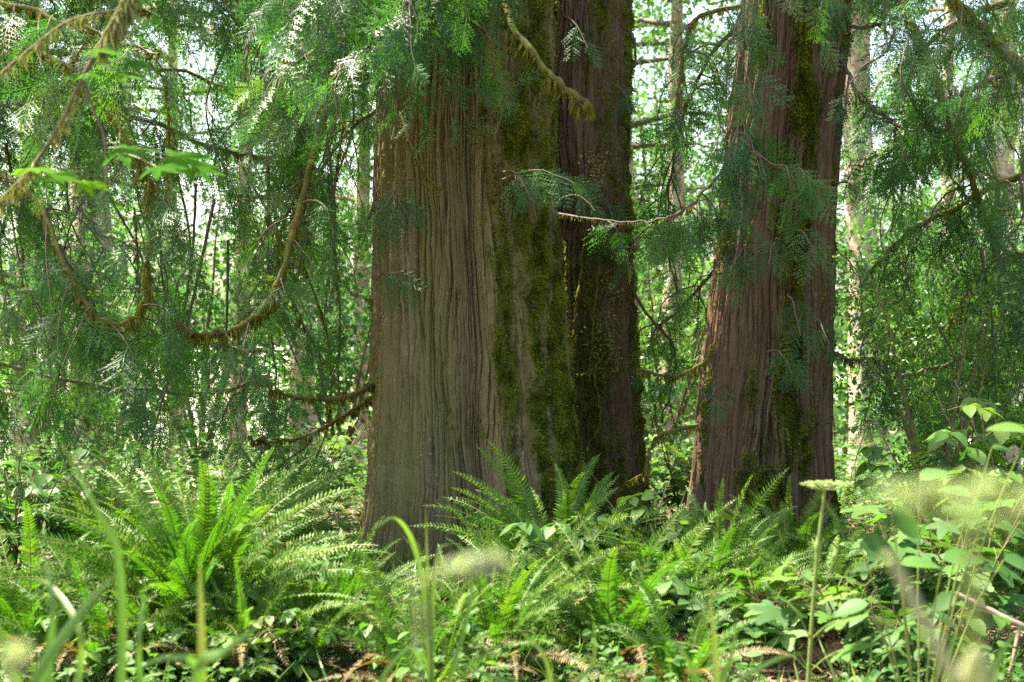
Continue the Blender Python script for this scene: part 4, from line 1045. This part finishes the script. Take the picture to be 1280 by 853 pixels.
def umbel(label, root, d, path, head, hw, hh, r0, sub, k, group='tall flower stalks', leaves=()):
    x = PX(root, d); t = thing('cow_parsnip', label, 'wildflower', (x, d, float(gh(x, d))), group)
    pp = spline([np.array(t.location)] + [P(*p) for p in path], 40)
    mb = MB(); tube(mb, pp, np.linspace(r0 * 1.4, r0 * .8, 40), 8)
    nd = pp[30]
    if d > 2: tube(mb, spline([nd - [0, 0, .03], nd, nd + [0, 0, .03]], 7), np.array([.9, 1.5, 2.0, 2.1, 1.8, 1.3, .9]) * r0, 8)
    mb.build('stalk', M['stalk'], t, True)
    tip = pp[-1]; rays = MB(); h = MB()
    for q in range(sub):
        rr = math.sqrt((q + .5) / sub) * hw; a = q * 2.39996
        e = tip + np.array([rr * math.cos(a), rr * math.sin(a), hh * (1 - .35 * (rr / hw) ** 2)])
        tube(rays, spline([tip, tip * .45 + e * .55 + [0, 0, -.1 * rr], e], 6), r0 * .28, 4)
        kk = k // sub; o_ = e + rdir(kk) * np.array([1, 1, .35]) * hw * .17 * rng.random((kk, 1)) ** .5
        place(h, LEAF1, o_, rdir(kk, -.2, .6), np.array([0, 0, 1.]) + rdir(kk) * .6, rng.uniform(.05, .11, kk) * hw, rng.random(kk))
    u_ = rays.build('umbel', M['stalk'], t, True); h.build('florets', M['umbel'], u_)
    for (b0, b1, s, ti) in leaves:
        lf = MB(); p0, p1 = P(*b0), P(*b1); tube(lf, spline([p0, (p0 + p1) / 2 + [0, 0, .01], p1], 8), .0025, 5, .5, 1)
        dd = nrm(p1 - p0) + [0, 0, -.2]
        place(lf, PALM5, [p1], [dd], [np.array([0, -.45, 1.])], [s], [ti]); lf.build('leaf', [M['broad'], M['stalk']], t, True)


umbel('sharp green flower stalk with a flat pale flower head before the leaning cedar', 1008, 4.4, [(1008, 900, 4.4), (1014, 790, 4.4), (1022, 690, 4.4), (1031, 612, 4.4)], None, .075, .022, .0055, 22, 1500,
      leaves=[((1014, 800, 4.4), (985, 752, 4.3), .12, .35), ((1014, 800, 4.4), (1050, 775, 4.3), .11, .5), ((1012, 840, 4.4), (1055, 812, 4.3), .11, .6), ((1018, 745, 4.4), (970, 760, 4.25), .10, .3)])
umbel('blurred yellow-green flower head on a stout stalk close to the camera at right', 1225, .8, [(1228, 1200, .8), (1222, 900, .8), (1217, 760, .8), (1212, 655, .8)], None, .056, .022, .0036, 15, 520)
bl = thing('broad_leaf_plant', 'plant with large smooth leaves held flat beside the blurred dry stalk', 'plant', (PX(1150, 4.3), 4.3, float(gh(PX(1150, 4.3), 4.3))))
q = MB(); lf = MB(); b0 = np.array(bl.location)
BIG = ovate(7, .34, .2, .2, .012)
for (a, dirx, s, ti, nz) in ((P(1075, 680, 4.3), (.95, .1, -.25), .14, .25, (0, -.75, .7)), (P(1115, 640, 4.2), (.85, .2, -.6), .13, .3, (0, -.8, .6)), (P(1125, 705, 4.3), (1, -.2, .1), .12, .8, (0, -.3, 1)), (P(1230, 652, 4.1), (-.9, .1, .45), .12, .6, (0, -.4, 1)),
                             (P(1285, 540, 4.2), (-1, .1, .22), .12, .95, (0, -.3, 1)), (P(1195, 745, 4.3), (-.5, .2, -.3), .09, .4, (0, -.7, .7)), (P(1150, 600, 4.4), (.7, .1, .3), .10, .5, (0, -.4, 1)), (P(1180, 700, 4.2), (1, .1, .1), .13, .6, (0, -.5, 1)), (P(1085, 755, 4.3), (-.8, .1, -.2), .11, .4, (0, -.4, 1)), (P(1255, 700, 4.3), (.8, .1, -.2), .13, .5, (0, -.5, 1)), (P(1215, 620, 4.3), (-.6, .1, .2), .1, .7, (0, -.4, 1)), (P(1240, 560, 4.2), (1, .1, -.1), .08, .7, (0, -.3, 1))):
    tube(q, spline([b0, b0 * .4 + a * .6 + [0, .02, .05], a], 14), np.linspace(.004, .0018, 14), 5)
    place(lf, BIG, [a], [np.array(dirx)], [np.array(nz)], [s], [ti])
q.build('stem', M['stalk'], bl, True); lf.build('foliage', M['broad'], bl, True)

# maple twig hanging in at the upper left
mp = thing('vine_maple', 'blurred bright maple leaves on a mossy twig hanging at the upper left', 'tree', (-2.9, 4.9, float(gh(-2.9, 4.9))), None)
w_ = MB()
tube(w_, spline([np.array(mp.location), np.array([-2.75, 4.85, 1.4]), np.array([-2.2, 4.8, 2.7]), P(300, -180, 4.74), P(175, -40, 4.66)], 40), np.linspace(.03, .011, 40), 8, .5, 0, .04)
main = spline([P(175, -40, 4.66), P(150, 12, 4.62), P(118, 70, 4.58), P(95, 115, 4.58), P(70, 165, 4.58), P(35, 215, 4.58), P(-10, 260, 4.58)], 50)
side = spline([P(104, 100, 4.58), P(118, 140, 4.58), P(131, 175, 4.58), P(133, 225, 4.58), P(128, 245, 4.58)], 24)
up2 = spline([P(-30, 120, 4.82), P(40, 60, 4.74), P(90, 25, 4.70), P(150, 12, 4.62)], 24)
tube(w_, main, np.linspace(.010, .005, 50), 8, .5, 1, .06); tube(w_, side, np.linspace(.005, .003, 24), 6, .5, 1); tube(w_, up2, np.linspace(.006, .005, 24), 6, .5, 1)
ml = MB()
for (a, b_, s, ti, nz) in ((P(112, 78, 4.58), P(118, 62, 4.54), .062, .5, (.1, -.35, 1)), (P(118, 70, 4.58), P(147, 92, 4.54), .07, .6, (.3, -.35, 1)), (P(118, 70, 4.58), P(160, 78, 4.58), .06, .1, (.2, -.4, 1)), (P(104, 105, 4.58), P(110, 92, 4.50), .05, .3, (0, -.3, 1)),
                           (P(131, 180, 4.58), P(150, 186, 4.54), .105, .25, (.1, -.35, 1)), (P(133, 185, 4.58), P(215, 196, 4.54), .11, .2, (.1, -.40, 1)), (P(133, 190, 4.58), P(195, 208, 4.40), .08, .3, (.0, -.30, 1)), (P(132, 190, 4.58), P(240, 208, 4.62), .085, .35, (.05, -.42, 1)),
                           (P(45, 205, 4.58), P(40, 210, 4.50), .075, .9, (.1, -.3, 1)), (P(45, 205, 4.58), P(62, 218, 4.58), .085, .5, (.15, -.3, 1)), (P(60, 200, 4.58), P(105, 230, 4.54), .07, 1., (.2, -.35, 1)), (P(95, 118, 4.58), P(85, 95, 4.58), .04, .2, (.1, -.4, 1))):
    tube(w_, spline([a, (a + b_) / 2 + [0, 0, .012], b_], 8), .0016, 4, .5, 2)
    d_ = np.array([b_[0] - a[0] + .03, b_[1] - a[1], 0]); place(ml, PALM7, [b_], [nrm(d_) + [0, 0, -.12]], [np.array(nz) + [0, -.2, 0]], [s * 1.3], [ti])
w_.build('twig', [M['limb'], M['twig'], M['stalk']], mp, True)
ml.build('foliage', M['maple'], mp, True)
mm = MB(); hanging_moss(mm, main[:16], .012, 14000, .11, .8); hanging_moss(mm, main[24:36], .012, 9000, .05, .8); hanging_moss(mm, main[38:], .008, 8000, .07, .8); hanging_moss(mm, up2, .008, 5000, .05, .8)
mm.build('moss', M['lichen'], mp)

# ------------------------------------------------------------------ camera, light
cam = bpy.data.objects.new('camera', bpy.data.cameras.new('camera')); COL.objects.link(cam)
cam.location = (0, 0, CAMZ); cam.rotation_euler = (R(90), 0, 0)
cam.data.lens = 50; cam.data.sensor_width = 36; cam.data.clip_end = 3000; cam.data.clip_start = .05
cam.data.dof.use_dof = True; cam.data.dof.focus_distance = 7.9; cam.data.dof.aperture_fstop = 2.8
sc.camera = cam

SUN_EL, SUN_AZ = 60, -64          # azimuth from +Y (straight ahead), negative = to the left
w = bpy.data.worlds.new('World'); sc.world = w; w.use_nodes = True
nt = w.node_tree; bg = nt.nodes['Background']
sky = nt.nodes.new('ShaderNodeTexSky'); sky.sky_type = 'NISHITA'; sky.sun_disc = False
sky.sun_elevation = R(SUN_EL); sky.sun_rotation = R(SUN_AZ); sky.dust_density = 4.0; sky.air_density = 1.0
nt.links.new(sky.outputs[0], bg.inputs[0]); bg.inputs[1].default_value = 0.12
sun = bpy.data.objects.new('sun', bpy.data.lights.new('sun', 'SUN')); COL.objects.link(sun)
sun.data.energy = 5.0; sun.data.angle = R(.6); sun.data.color = (1, .95, .86)
el, az = R(SUN_EL), R(SUN_AZ)
from mathutils import Vector
dv = Vector((math.sin(az) * math.cos(el), math.cos(az) * math.cos(el), math.sin(el)))
sun.rotation_euler = dv.to_track_quat('Z', 'Y').to_euler()

sc.view_settings.view_transform = 'Standard'; sc.view_settings.look = 'None'; sc.view_settings.gamma = 1; sc.view_settings.use_curve_mapping = False
sc.view_settings.exposure = 2.6
sc.view_settings.use_white_balance = True; sc.view_settings.white_balance_temperature = 7250; sc.view_settings.white_balance_tint = 4
sc.render.engine = 'CYCLES'
sc.cycles.use_denoising = False; sc.cycles.use_adaptive_sampling = False
sc.cycles.max_bounces = 7; sc.cycles.diffuse_bounces = 4; sc.cycles.glossy_bounces = 2; sc.cycles.transmission_bounces = 4; sc.cycles.transparent_max_bounces = 8
sc.cycles.sample_clamp_indirect = 6
